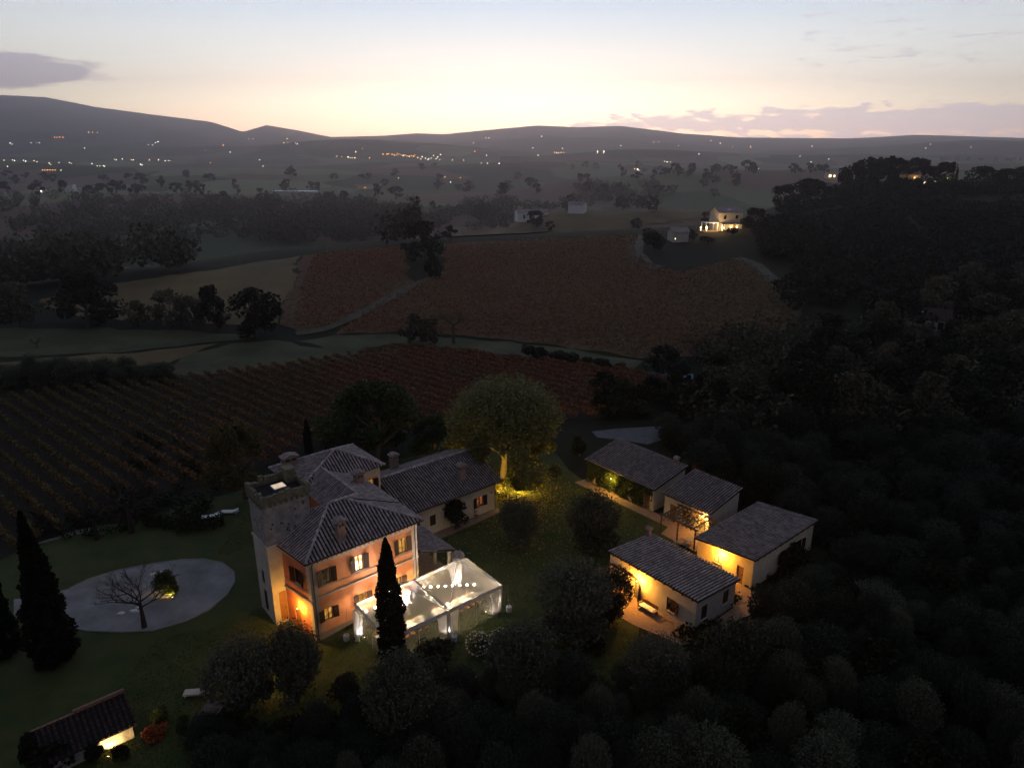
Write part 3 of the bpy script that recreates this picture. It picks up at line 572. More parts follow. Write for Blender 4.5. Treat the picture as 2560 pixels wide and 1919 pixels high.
def flood(name, label, p, target, power, col, group=None, kind='SPOT', spot=R(110), glass='flood_glass', size=.06):
    t = thing(name, label, 'spotlight', p, 0, group); d = (Vector(target)-Vector(p)).normalized(); yaw = math.atan2(d.y, d.x); el = math.asin(d.z)
    t.rotation_euler = (0, 0, yaw)
    b = MB(); b.lathe((0, 0, 0), [(.012, 0), (.012, .10)], 6); b.build('spike', 'metal_dark', t)
    rot = Matrix.Rotation(-el, 4, 'Y')
    b = MB(); b.box(-.05, .045, -.07, .07, -.05, .05); b.v = [tuple(rot @ Vector(v)+Vector((0, 0, .14))) for v in b.v]; b.build('housing', 'metal_dark', t)
    b = MB(); b.box(.046, .055, -.06, .06, -.042, .042); b.v = [tuple(rot @ Vector(v)+Vector((0, 0, .14))) for v in b.v]; b.build('lens', glass, t)
    e = rot @ Vector((.12, 0, 0)); l = lamp(t, (e.x, e.y, e.z+.14), power, col, size, kind, (math.pi/2-0, 0, -math.pi/2), spot)
    l.rotation_euler = (math.pi/2+el, 0, -math.pi/2)
    return t
# ------------------------------------------------------------------ the villa
def villa():
    t = thing('villa', 'two-storey orange villa with hipped tile roofs and green-brown shutters beside the square tower', 'villa', lw(0, 0), TH)
    C0, C1, CL = (.1, .4), (11.0, .4), (-.65, 4.65)
    up = [(1.15, 1.95, 4.95, 6.5), (4.4, 5.2, 4.95, 6.5), (9.0, 9.8, 4.95, 6.5)]; lo = [(1.05, 1.85, 1.25, 2.45), (4.5, 5.3, 1.25, 2.45), (8.3, 9.1, 1.25, 2.45)]
    w = MB(); off = C0[0]
    wall(w, C0, C1, .15, 7.85, [(a-off, b-off, c, d) for a, b, c, d in up+lo]); w.build('wall', 'facade', t)
    w = MB(); wall(w, C1, (11.0, 8.4), -.3, 7.85, [(1.6, 2.7, 0, 2.2)]); w.build('wall', 'stucco_cream', t)
    LL = math.hypot(CL[0]-C0[0], CL[1]-C0[1]); sw = [(1.9, 2.75, 4.7, 6.2)]; dr = [(1.25, 2.2, -.75, 1.75)]
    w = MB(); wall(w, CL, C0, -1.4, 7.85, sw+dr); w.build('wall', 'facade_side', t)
    w = MB(); w.box(C0[0]+.02, 10.98, .32, .45, -1.5, .15); w.add([(x_, y_, z) for z in (-1.5, .15) for x_, y_ in ((C0[0]+.03, .33), (C0[0]-.06, .40), (CL[0]-.06, CL[1]), (CL[0]+.1, CL[1]))], [(0, 4, 5, 1), (1, 5, 6, 2), (4, 7, 6, 5)]) if 0 else None; w.build('plinth', 'plinth', t)
    # quoins at the two front corners, string courses, painted frieze under the eaves
    b = MB()
    z = .15; i = 0
    while z < 7.0:
        h = .34; wd = .62 if i % 2 else .50; b.box(11.0-wd, 11.03, .365, .5, z, z+h-.012); b.box(10.9, 11.03, .51, .4+wd, z, z+h-.012); z += h; i += 1
    b.build('quoins', 'quoin', t); b = MB()
    d = (Vector(CL)-Vector(C0)).normalized(); n = Vector((d.y, -d.x))*-1; n = Vector((-1, -.16)).normalized(); z = -1.0; i = 0
    while z < 7.0: b.box(C0[0]+.01, C0[0]+(.62 if i % 2 else .5), .365, .5, z, z+.328); obox(b, Vector(C0), d, n, .0, .62 if i % 2 else .5, z, z+.328, -.1, .035); z += .34; i += 1
    b.build('quoins', 'quoin', t)
    b = MB(); b.box(C0[0]-.0, 11.07, .30, .41, 3.82, 3.98); b.box(C0[0], 11.05, .35, .41, 4.66, 4.72); b.box(10.98, 11.06, .412, 8.3, 3.82, 3.98)
    obox(b, Vector(C0), d, n, -.02, LL, 3.4, 3.56, -.05, .09); obox(b, Vector(C0), d, n, -.02, LL, 4.3, 4.36, -.05, .05); b.build('string_course', 'stucco_grey', t)
    b = MB(); b.box(C0[0], 11.04, .345, .41, 7.10, 7.80)
    i = C0[0]+.3
    while i < 10.9: b.add([(i-.09, .335, 7.42), (i+.09, .335, 7.42), (i, .335, 7.26), (i, .335, 7.58)], [(0, 2, 1), (0, 1, 3)], 1); b.box(i-.04, i+.04, .02, .343, 7.70, 7.795, 2); i += .46
    obox(b, Vector(C0), d, n, 0, LL, 7.10, 7.80, -.05, .045); b.build('frieze', ['frieze', 'brick', 'beam'], t)
    panes = ['pane_dim', 'pane_bright', 'pane_amber']; panel = ['pane_amber', 'pane_amber', 'pane_amber']
    for o, p in zip(up+lo, panes+panel): window(t, (0, .4), (11, .4), o, p, (1, 1), shw=.5)
    window(t, CL, C0, sw[0], 'glass_dark', (1, 1), shw=.55)
    o = dr[0]; b = MB(); e0 = Vector(CL); dd = (Vector(C0)-e0).normalized(); nn = Vector((dd.y, -dd.x))
    obox(b, e0, dd, nn, o[0]+.02, o[1]-.02, o[2], o[3]-.02, -.14, -.08); g = b.build('door', 'wood', t); b = MB(); obox(b, e0, dd, nn, o[1]-.2, o[1]-.14, .1, .22, -.08, -.02); b.build('handle', 'metal_dark', g)
    # gutters and downpipes
    b = MB(); b.tube([(-.42, -.14, 7.84), (11.55, -.14, 7.86)], .075, 6); b.tube([(-.46, -.14, 7.84), (-1.0, 4.6, 7.84)], .075, 6)
    b.tube([(.28, .0, 7.8), (.28, .29, 7.3), (.28, .30, -.8)], .05, 6); b.tube([(10.75, 0, 7.8), (10.75, .29, 7.3), (10.75, .30, .0)], .05, 6); b.build('gutter', 'gutter', t)
    # middle and rear blocks
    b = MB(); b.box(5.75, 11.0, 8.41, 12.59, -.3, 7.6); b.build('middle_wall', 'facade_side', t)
    rw = (5.0, 12.6); re = (14.15, 12.6); ro = [(12.35, 13.25, 5.3, 6.95)]
    w = MB(); wall(w, rw, re, -.3, 8.2, [(a-5.0, b_-5.0, c, d_) for a, b_, c, d_ in ro]); wall(w, re, (14.15, 18.9), -.3, 8.2); wall(w, (14.15, 18.9), (5.0, 18.9), -.3, 8.2); wall(w, (5.0, 18.9), rw, -.3, 8.2); w.build('rear_wall', 'stucco_cream', t)
    b = MB(); b.box(11.7, 13.75, 12.56, 12.605, 5.0, 7.05); b.build('painted_surround', 'facade', t) if 0 else None
    b = MB(); b.box(11.4, 12.34, 12.575, 12.61, 4.9, 7.12); b.box(13.26, 13.8, 12.575, 12.61, 4.9, 7.12); b.box(12.34, 13.26, 12.575, 12.61, 6.96, 7.12); b.box(12.34, 13.26, 12.575, 12.61, 4.9, 5.2); b.build('wall_panel', 'facade', t)
    window(t, (5.0, 12.6), (14.15, 12.6), (7.35, 8.25, 5.3, 6.95), 'pane_amber', (0, 1), shw=.5)
    # roofs
    ze = 7.92
    F = [(-.42, -.1, ze), (11.5, -.1, ze), (5.6, 4.15, 10.45), (4.05, 4.15, 10.45)]; Lf = [(-.42, -.1, ze), (4.05, 4.15, 10.45), (-1.2, 8.4, ze)]
    Bk = [(4.05, 4.15, 10.45), (5.6, 4.15, 10.45), (7.85, 5.77, 9.485), (7.85, 8.4, ze), (-1.2, 8.4, ze)]; Rt = [(11.5, -.1, ze), (11.5, 12.5, ze), (7.85, 12.5, 9.485), (7.85, 5.77, 9.485), (5.6, 4.15, 10.45)]
    roof(t, [(F, (0, -1)), (Lf, (-1, 0)), (Bk, (0, 1)), (Rt, (1, 0))], [((-.42, -.1, ze), (4.05, 4.15, 10.45)), ((4.05, 4.15, 10.45), (5.6, 4.15, 10.45)), ((5.6, 4.15, 10.45), (11.5, -.1, ze)), ((5.6, 4.15, 10.45), (7.85, 5.77, 9.485))])
    rz = 9.485; ML = [(5.3, 6.2, 8.05), (7.85, 6.2, rz), (7.85, 15, rz), (5.3, 15, 8.05)]; MR = [(7.85, 4.35, rz), (12.3, 4.35, 7.25), (12.3, 12.55, 7.25), (7.85, 15, rz)]
    MR2 = [(7.85, 4.4, rz), (12.3, 4.4, 7.25), (12.3, 13.2, 7.25), (7.85, 13.2, rz)]
    roof(t, [(ML, (-1, 0))], [((7.85, 5.8, rz), (7.85, 13.6, rz))], th=.12)
    pk = (10.3, 15.3, 10.35); q = [(4.4, 12.1, 8.35), (14.55, 12.1, 8.35), (14.45, 19.3, 8.35), (4.4, 19.5, 8.35)]
    roof(t, [([q[0], q[1], pk], (0, -1)), ([q[1], q[2], pk], (1, 0)), ([q[2], q[3], pk], (0, 1)), ([q[3], q[0], pk], (-1, 0))], [(pk, q[0]), (pk, q[1]), (pk, q[2]), (pk, q[3])])
    chimney(t, 3.45, .85, 8.1, 10.45); chimney(t, 9.9, 9.4, 8.0, 9.95, .8, .8); chimney(t, 5.9, 17.3, 8.2, 10.2, 1.5, .9)
    # tiled porch on the garden side
    P = [(11.06, -.1, 4.5), (15.3, .2, 2.95), (15.3, 6.2, 2.95), (11.06, 7.4, 4.5)]
    b = MB(); roof_bed(b, P, .12, 0); tiles(b, P, (1, 0), .27, k=1); b.build('porch_roof', ['tile_bed', 'tile_dark'], t)
    b = MB()
    for y_ in (.7, 3.3, 5.8): b.box(14.75, 15.02, y_-.13, y_+.13, -.05, 2.75)
    b.box(14.8, 14.97, .3, 6.1, 2.75, 2.88); b.build('porch_posts', 'stucco_cream', t)
    return t
villa()
wl_ = lw(-.28, 2.15, 2.35); wall_lamp('wall_lantern', 'small lit lantern beside the entrance door of the orange villa, next to the tower', wl_+Vector((-.05, -.03, .12)), (math.cos(TH+math.pi+.16), math.sin(TH+math.pi+.16)), 620, (1, .46, .07), arm=.4)
def tower():
    t = thing('stone_tower', 'square grey stone tower with a ragged battlement and a lit skylight on its flat top', 'tower', lw(0, 0), TH)
    x0, x1, y0, y1 = -1.85, 2.4, 4.62, 7.95
    w = MB(); op = [(1.1, 1.9, .35, 2.6), (1.15, 1.75, 3.3, 4.7)]
    wall(w, (x0-.06, y1), (x0-.06, y0-.04), -1.5, 7.85, op); wall(w, (x0-.06, y0-.04), (x1, y0-.04), -1.5, 7.85, [(.55, 1.25, -.1, 3.05)]); wall(w, (x1, y1), (x0-.06, y1), -1.5, 7.85); w.build('lower_wall', 'stucco_grey', t)
    w = MB(); w.box(x0, x1, y0, y1, 8.0, 12.35)
    for i in range(14): u, z = random.uniform(x0+.3, x1-.3), random.uniform(8.4, 11.5); w.box(u-.07, u+.07, y0-.012, y0+.01, z-.08, z+.08, 1)
    for i in range(9): u, z = random.uniform(y0+.3, y1-.3), random.uniform(8.4, 11.5); w.box(x0-.012, x0+.01, u-.07, u+.07, z-.08, z+.08, 1)
    w.build('upper_wall', ['stone', 'bark_dark'], t)
    w = MB(); w.box(x0-.14, x1+.1, y0-.13, y1+.1, 7.85, 7.99); w.build('ledge', 'stucco_grey', t)
    # battlement, worn: corbels, parapet ring and broken merlons
    w = MB(); rr = random.Random(3)
    X0, X1, Y0, Y1 = x0-.16, x1+.16, y0-.16, y1+.16
    for (a, b, c, d) in ((X0, X1, Y0, Y0+.34), (X0, X1, Y1-.34, Y1), (X0, X0+.34, Y0+.341, Y1-.341), (X1-.34, X1, Y0+.341, Y1-.341)): w.box(a, b, c, d, 12.1, 12.75)
    s = X0
    while s < X1-.2:
        L = rr.uniform(.3, .6); h = rr.uniform(.04, .55)
        w.box(s, min(s+L, X1), Y0+.01, Y0+.33, 12.751, 12.75+h*.5); w.box(s, min(s+L, X1), Y1-.33, Y1-.01, 12.751, 12.75+rr.uniform(.1, .6)); s += L+rr.uniform(.02, .25)
    s = Y0+.36
    while s < Y1-.6:
        L = rr.uniform(.25, .5)
        w.box(X0+.01, X0+.33, s, s+L, 12.751, 12.75+rr.uniform(.02, .5)); w.box(X1-.33, X1-.01, s, s+L, 12.751, 12.75+rr.uniform(.02, .4)); s += L+rr.uniform(.03, .3)
    for i in range(9): u = x0+.1+i*.5; w.box(u, u+.2, y0-.155, y0, 11.75, 12.09)
    for i in range(7): u = y0+.1+i*.5; w.box(x0-.155, x0, u, u+.2, 11.75, 12.09)
    w.build('battlement', 'stone_moss', t)
    w = MB(); w.box(x0+.2, x1-.2, y0+.2, y1-.2, 12.36, 12.42); w.build('flat_roof', 'tile_bed', t)
    w = MB(); w.box(-.15, 1.05, 5.9, 6.95, 12.42, 12.60); sk = w.build('skylight', 'alu', t); w = MB(); w.box(-.07, .97, 5.98, 6.87, 12.6, 12.63); w.build('pane', 'skylight_pane', sk)
    w = MB(); w.box(1.35, 2.2, 6.7, 7.7, 12.43, 13.7); w.box(1.28, 2.27, 6.63, 7.77, 13.7, 13.8); w.build('chimney', 'stone_moss', t)
    w = MB(); w.box(x0+.49, x0+1.19, y0+.03, y0+.10, -.1, 3.05); d = w.build('door', 'wood', t); w = MB(); w.box(x0+1.0, x0+1.05, y0-.02, y0+.03, 1.2, 1.35); w.build('handle', 'metal_dark', d)
    p0, p1 = (x0-.06, y1), (x0-.06, y0-.04)
    for o in op: window(t, p0, p1, o, 'glass_dark', (0, 0), sill=False, mull=0)
    # holes left by old beams
tower()
def annex():
    t = thing('farmhouse_annex', 'long low cream annex with a gabled tile roof and two chimneys behind the orange villa', 'house', lw(0, 0), TH)
    p0, p1, p2, p3 = (14.6, 8.5), (27.2, 8.5), (27.2, 18.6), (14.6, 18.6)
    op = [(24.4-14.6, 25.3-14.6, 1.15, 2.45), (17.8-14.6, 18.6-14.6, 1.05, 2.35), (16.1-14.6, 16.5-14.6, 1.2, 2.1)]
    top = lambda s: 3.75+(2.1*(1-abs(s-5.05)/5.05))
    w = MB(); wall(w, p0, p1, -.3, 3.75, op)
    w.poly([(27.2, 8.5, -.3), (27.2, 18.6, -.3), (27.2, 18.6, 3.75), (27.2, 13.5, 5.85), (27.2, 8.5, 3.75)]); w.quad((*p2, -.3), (*p3, -.3), (*p3, 3.75), (*p2, 3.75)); w.poly([(14.6, 18.6, -.3), (14.6, 8.5, -.3), (14.6, 8.5, 3.75), (14.6, 13.5, 5.85), (14.6, 18.6, 3.75)]); w.build('wall', 'stucco_cream', t)
    window(t, p0, p1, op[0], 'pane_red', (1, 1), shw=.5); window(t, p0, p1, op[1], 'wood_dark', (0, 0), sill=False); window(t, p0, p1, op[2], 'glass_dark', (0, 0), sill=False, mull=0)
    a, b, c, d = (14.2, 7.85, 3.85), (27.75, 7.85, 3.85), (27.75, 13.5, 6.1), (14.2, 13.5, 6.1); e, f = (27.75, 19.2, 3.85), (14.2, 19.2, 3.85)
    roof(t, [([a, b, c, d], (0, -1)), ([d, c, e, f], (0, 1))], [(d, c)], m='tile_dark')
    chimney(t, 23.5, 10.2, 4.4, 6.4, .75, .75); chimney(t, 18.7, 17.4, 4.3, 6.6, .8, .8)
    g = MB(); g.tube([(14.2, 7.8, 3.8), (27.8, 7.8, 3.82)], .07, 6); g.tube([(27.1, 7.85, 3.8), (27.1, 8.4, 3.4), (27.1, 8.42, 0)], .045, 6); g.build('gutter', 'gutter', t)
annex()
def cottage(name, label, x0, x1, y0, y1, zf, walls, wm, tilem, down, over=.3, windows=(), doors=(), base=-.2, chim=None, beams=True, pitch=.34):
    """single-pitch outbuilding; zf(x,y) is the roof height"""
    t = thing(name, label, 'house', lw(0, 0), TH); cs = [(x0, y0), (x1, y0), (x1, y1), (x0, y1)]
    sides = {'S': (cs[0], cs[1]), 'E': (cs[1], cs[2]), 'N': (cs[2], cs[3]), 'W': (cs[3], cs[0])}
    for k, (a, b) in sides.items():
        L = math.hypot(b[0]-a[0], b[1]-a[1]); ops = [o for s, o, *_ in list(windows)+list(doors) if s == k]
        top = lambda s, a=a, b=b, L=L: zf(a[0]+(b[0]-a[0])*s/L, a[1]+(b[1]-a[1])*s/L)-.1
        w = MB(); wall(w, a, b, base, 0, ops, top=top); w.build('wall', wm.get(k, walls), t)
    for s, o, pane, sh in windows: window(t, *sides[s], o, pane, sh, shw=.42)
    for s, o, m in doors:
        a, b = Vector(sides[s][0]), Vector(sides[s][1]); d = (b-a).normalized(); n = Vector((d.y, -d.x)); g = MB(); obox(g, a, d, n, o[0]+.02, o[1]-.02, o[2], o[3]-.02, -.14, -.08)
        for q in (.25, .55, .8): h = o[2]+(o[3]-o[2])*q; obox(g, a, d, n, o[0]+.08, o[1]-.08, h, h+.07, -.08, -.055)
        dr = g.build('door', m, t); g = MB(); obox(g, a, d, n, o[1]-.18, o[1]-.13, o[2]+1.0, o[2]+1.12, -.08, -.03); g.build('handle', 'metal_dark', dr)
    P = [(x0-over, y0-over), (x1+over, y0-over), (x1+over, y1+over), (x0-over, y1+over)]; P = [(a, b, zf(a, b)) for a, b in P]
    roof(t, [(P, down)], m=tilem, pitch=pitch)
    if beams:
        g = MB(); ax = 1 if down[0] else 0; lo, hi = ((y0, y1) if ax else (x0, x1)); s = lo+.4
        while s < hi-.2:
            if ax: g.box(x0-over+.05, x0, s-.06, s+.06, zf(x0, s)-.26, zf(x0, s)-.13); g.box(x1, x1+over-.05, s-.06, s+.06, zf(x1+over, s)-.24, zf(x1+over, s)-.12)
            else: g.box(s-.06, s+.06, y0-over+.05, y0, zf(s, y0)-.26, zf(s, y0)-.13)
            s += 1.05
        g.build('rafters', 'beam', t)
    if chim: chimney(t, *chim)
    return t
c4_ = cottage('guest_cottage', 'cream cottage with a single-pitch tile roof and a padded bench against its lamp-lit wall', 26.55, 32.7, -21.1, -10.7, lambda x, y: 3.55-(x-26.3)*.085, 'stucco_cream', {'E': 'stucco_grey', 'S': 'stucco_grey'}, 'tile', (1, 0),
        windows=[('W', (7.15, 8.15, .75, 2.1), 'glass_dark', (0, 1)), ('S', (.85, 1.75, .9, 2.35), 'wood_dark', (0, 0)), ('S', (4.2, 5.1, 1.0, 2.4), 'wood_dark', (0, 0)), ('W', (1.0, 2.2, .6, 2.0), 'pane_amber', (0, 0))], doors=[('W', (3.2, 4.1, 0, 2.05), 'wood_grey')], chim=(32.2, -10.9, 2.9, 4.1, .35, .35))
b = MB(); b.add([(26.52, -14.35, 0.05), (26.0, -14.9, 0.05), (26.0, -14.9, 2.0), (26.52, -14.35, 2.0), (26.55, -14.32, 0.05), (26.04, -14.86, .05), (26.04, -14.86, 2.0), (26.55, -14.32, 2.0)], [(0, 1, 2, 3), (4, 7, 6, 5), (1, 5, 6, 2), (3, 2, 6, 7), (0, 3, 7, 4)])
b.build('shutter', 'wood_grey', c4_)
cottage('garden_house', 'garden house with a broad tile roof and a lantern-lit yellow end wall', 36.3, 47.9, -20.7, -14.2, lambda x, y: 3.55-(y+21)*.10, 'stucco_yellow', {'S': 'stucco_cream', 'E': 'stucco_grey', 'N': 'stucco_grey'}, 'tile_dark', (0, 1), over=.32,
        windows=[('W', (2.1, 3.0, 1.15, 2.05), 'cloth_white', (0, 0)), ('S', (5.0, 6.2, 1.0, 2.2), 'glass_dark', (1, 1)), ('S', (8.2, 9.4, 1.0, 2.2), 'glass_dark', (1, 1))], doors=[('W', (4.75, 5.5, 0, 2.0), 'wood')])
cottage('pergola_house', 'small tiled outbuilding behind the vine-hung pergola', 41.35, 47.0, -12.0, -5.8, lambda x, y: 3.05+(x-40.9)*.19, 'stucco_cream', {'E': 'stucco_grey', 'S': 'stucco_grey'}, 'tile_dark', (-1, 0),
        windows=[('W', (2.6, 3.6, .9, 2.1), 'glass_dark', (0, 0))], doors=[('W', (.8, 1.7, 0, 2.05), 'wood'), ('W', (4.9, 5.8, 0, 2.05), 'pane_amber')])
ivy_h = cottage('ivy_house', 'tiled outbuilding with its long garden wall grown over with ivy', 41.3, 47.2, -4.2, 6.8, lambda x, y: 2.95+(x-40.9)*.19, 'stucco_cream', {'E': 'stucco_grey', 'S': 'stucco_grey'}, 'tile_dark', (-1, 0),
        windows=[('W', (6.6, 7.5, .9, 2.1), 'glass_dark', (0, 0))], doors=[('W', (9.6, 10.5, 0, 2.05), 'wood')], chim=(47.0, -3.0, 3.9, 5.0, .4, .4))
E1 = (-math.cos(TH), -math.sin(TH))
wall_lamp('wall_lantern', 'bright lantern beside the plank door of the cottage with the padded bench', lw(26.5, -14.7, 2.45), E1, 750, (1, .43, .05), arm=.55)
wall_lamp('wall_lantern', 'lantern throwing a yellow halo high on the end wall of the garden house', lw(36.25, -17.2, 2.6), E1, 850, (1, .44, .05), arm=.5)
wall_lamp('wall_lantern', 'lantern half sunk in the ivy of the long garden wall', lw(41.0, 1.9, 2.35), E1, 420, (1, .60, .08), arm=.55)
wall_lamp('wall_lantern', 'small lantern glowing under the vine-hung pergola', lw(41.3, -11.4, 2.35), E1, 520, (1, .48, .12), arm=.4)
def pergola(name, label, x0, x1, y0, y1, z, n, posts=True, m='beam'):
    t = thing(name, label, 'pergola', lw(x0, y0), TH)
    if posts:
        for y in (0, (y1-y0)/2, y1-y0): b = MB(); b.box(.0, .12, y-.06, y+.06, -.1, z-.14); b.build('post', m, t)
    b = MB(); b.box(0, .11, -.3, y1-y0+.3, z-.138, z); b.build('beam', m, t); b = MB(); b.box(x1-x0-.12, x1-x0-.01, -.3, y1-y0+.3, z-.138, z); b.build('beam', m, t)
    for i in range(n):
        y = (y1-y0)*(i+.5)/n; b = MB(); b.tube([(-.5, y, z+.05), ((x1-x0)*.5, y+random.uniform(-.06, .06), z+.06), (x1-x0+.05, y, z+.05)], .07, 5); b.build('rafter', m, t)
    return t
pergola('pergola', 'dark timber pergola hung with vines, glowing beneath, in front of the small outbuilding', 38.0, 41.34, -12.6, -8.0, 2.5, 8)
pergola('pergola', 'slatted timber canopy against the cottage wall behind the big olive', 25.0, 26.53, -14.0, -10.9, 2.25, 6)

# ------------------------------------------------------------------ clear marquee
TU = Vector((.782, .623, 0)); TV = Vector((-.683, .730, 0)); TO = Vector((-10.31, 49.15, 0)); TS = 6.08
def tp(u, v, z=0): p = TO+TU*u+TV*v; return Vector((p.x, p.y, z))
TANG = math.atan2(TU.y, TU.x)
def marquee(i, label):
    o = tp(TS*i, 0); t = thing('clear_marquee', label, 'marquee', (o.x, o.y, 0), TANG, 'joined clear marquees')
    S = TS-.14; H = 3.0; Ap = 5.45; c = [(.07, .07), (S, .07), (S, S), (.07, S)]; g = [-.12, -.02, -.02, -.45] if i == 0 else [-.02]*4
    for (x, y), gz in zip(c, g): b = MB(); b.box(x-.06, x+.06, y-.06, y+.06, gz-.1, H-.1); b.box(x-.12, x+.12, y-.12, y+.12, gz-.02, gz+.03); b.build('leg', 'alu', t)
    b = MB()
    for k in range(4):
        (x, y), (x2, y2) = c[k], c[(k+1) % 4]; b.tube([(x, y, H), (x2, y2, H)], .06, 6)
    b.build('eave_beam', 'alu', t)
    for k in range(4): b = MB(); b.tube([(*c[k], H+.05), (S/2, S/2, Ap)], .035, 6); b.build('hip_rail', 'alu', t)
    b = MB(); b.tube([(.1, S/2, H-.05), (S-.05, S/2, H-.05)], .018, 5); b.tube([(S/2, .1, H-.06), (S/2, S-.1, H-.06)], .018, 5); b.tube([(S/2, S/2, H), (S/2, S/2, Ap)], .03, 6); b.build('king_post', 'alu', t)
    b = MB(); b.box(S/2-.28, S/2+.28, S/2-.06, S/2+.06, Ap+.02, Ap+.06); b.lathe((S/2, S/2, Ap-.05), [(.12, 0), (.12, .06), (.03, .1), (.03, .3)], 8); b.build('finial', 'white_paint', t)
    for k in range(4): b = MB(); (x, y), (x2, y2) = c[k], c[(k+1) % 4]; b.poly([(x, y, H+.08), (x2, y2, H+.08), (S/2, S/2, Ap+.03)]); b.build('roof_panel', 'roof_pvc', t)
    # white valance round the eave
    b = MB()
    for k in range(4):
        if (i == 0 and k == 1) or (i == 1 and k == 3): continue
        (x, y), (x2, y2) = c[k], c[(k+1) % 4]; d = Vector((x2-x, y2-y)).normalized(); n = Vector((d.y, -d.x))*.075; m = 40
        for j in range(m):
            a0 = Vector((x, y)).lerp(Vector((x2, y2)), j/m)+n*(1+.15*math.sin(j*1.7)); a1 = Vector((x, y)).lerp(Vector((x2, y2)), (j+1)/m)+n*(1+.15*math.sin((j+1)*1.7))
            b.quad((a0.x, a0.y, H-.27), (a1.x, a1.y, H-.27), (a1.x, a1.y, H+.07), (a0.x, a0.y, H+.07))
    b.build('valance', 'cloth_white', t)
    b = MB()     # clear side walls with a white hem and welded seams
    for k in ((0, 3) if i == 0 else (0, 1)):
        (x, y), (x2, y2) = c[k], c[(k+1) % 4]; z0, z1 = g[k], g[(k+1) % 4]; d = Vector((x2-x, y2-y)); n = Vector((d.y, -d.x)).normalized()*.04; m = 24
        for j in range(m):
            w0 = 1+.8*math.sin(j*.9+k); w1 = 1+.8*math.sin((j+1)*.9+k); f0, f1 = j/m, (j+1)/m
            p = Vector((x, y))+d*f0+n*w0; q = Vector((x, y))+d*f1+n*w1; za, zb = z0+(z1-z0)*f0, z0+(z1-z0)*f1
            pt = Vector((x, y))+d*f0; qt = Vector((x, y))+d*f1
            b.quad((p.x, p.y, za), (q.x, q.y, zb), (qt.x, qt.y, H-.06), (pt.x, pt.y, H-.06), 0)
            b.quad((p.x+n.x, p.y+n.y, za-.02), (q.x+n.x, q.y+n.y, zb-.02), (q.x+n.x, q.y+n.y, zb+.06), (p.x+n.x, p.y+n.y, za+.06), 1)
            if j % 8 == 4: b.quad((p.x+n.x*.2, p.y+n.y*.2, za), (p.x+n.x*.2+d.x*.0022, p.y+n.y*.2+d.y*.0022, za), (pt.x+n.x*.2+d.x*.0022, pt.y+n.y*.2+d.y*.0022, H-.1), (pt.x+n.x*.2, pt.y+n.y*.2, H-.1), 1)
    b.build('side_wall', ['clear_pvc', 'cloth_white'], t)
    return t
marquee(0, 'clear-roofed marquee next to the orange villa, half hidden by the tall cypress'); marquee(1, 'clear-roofed marquee farther from the villa, with a row of glowing bulbs inside')
def curtain(label, p, d, w, gz, gather=.75, tie=True):
    """sheer white curtain hanging in folds, drawn in towards the leg lower down"""
    t = MB(); d = Vector(d).normalized(); n = Vector((-d.y, d.x, 0)); cols, rows = 36, 14; V = []
    for r in range(rows+1):
        f = r/rows; z = 2.72+(gz+.03-2.72)*f; sq = 1-(1-gather)*math.sin(min(f*1.25, 1)*math.pi*.5); fl = .12*max(0, f-.85)/.15
        for c in range(cols+1): s = c/cols*w*sq+fl*.4*c/cols; wv = .055*math.sin(c*1.55+.3*math.sin(r*.7))*(1+.5*f); V.append(Vector(p)+d*s+n*wv+Vector((0, 0, z)))
    t.add(V, [(r*(cols+1)+c, r*(cols+1)+c+1, (r+1)*(cols+1)+c+1, (r+1)*(cols+1)+c) for r in range(rows) for c in range(cols)])
    e = V[-(cols//2)]; t.lathe((e.x, e.y, gz+.02), [(.10, 0), (.22, .05), (.16, .13), (.05, .16)], 9)
    o = t.build('curtain', 'curtain_sheer'); return tag(o, label, 'curtain', 'white curtains of the marquees')
uu, vv = TU, TV
curtain('white curtain at the villa-side front corner of the marquee, above a white weight', tp(.15, TS-.2), -vv, 1.1, -.40)
curtain('white curtain lit up against the villa inside the corner of the left marquee', tp(.2, TS-.3), uu, .9, -.40)
curtain('white curtain just left of the middle leg between the two marquees', tp(TS-.15, .16), -uu, 1.0, 0)
curtain('white curtain just right of the middle leg between the two marquees', tp(TS+.2, .16), uu, 1.0, 0)
curtain('white curtain at the far right front corner of the right marquee', tp(2*TS-.2, .16), -uu, 1.25, 0)
curtain('wide white curtain in the back corner below the peak of the right marquee', tp(2*TS-.25, TS-.2), -uu, 1.5, 0)
curtain('white curtain on the back leg where the two marquees join', tp(TS-.1, TS-.2), -uu, 1.2, 0)
# ballast weights
for (u, v, z, lab) in ((-.5, TS+.1, -.42, 'white weight on the lawn next to the orange wall'), (TS+.15, -.42, -.02, 'white weight in front of the middle leg of the marquees'), (2*TS+.5, -.15, 0, 'white weight on the lawn beside the far right leg')):
    t = thing('ballast_weight', lab, 'weight', tp(u, v, z), 0, 'white marquee weights'); b = MB(); b.lathe((0, 0, 0), [(.27, 0), (.28, .04), (.28, .50), (.25, .55)], 18); b.build('drum', 'concrete_white', t)
    b = MB(); q = Vector((-.35, 0, 0)) if u > 0 else Vector((.5, 0, 0)); b.tube([(0, 0, .55), (0, 0, .66)], .03, 6); b.tube([(0, 0, .6), (q.x*.4, .1, 2.9-z)], .012, 4); b.build('strap', 'metal_dark', t)
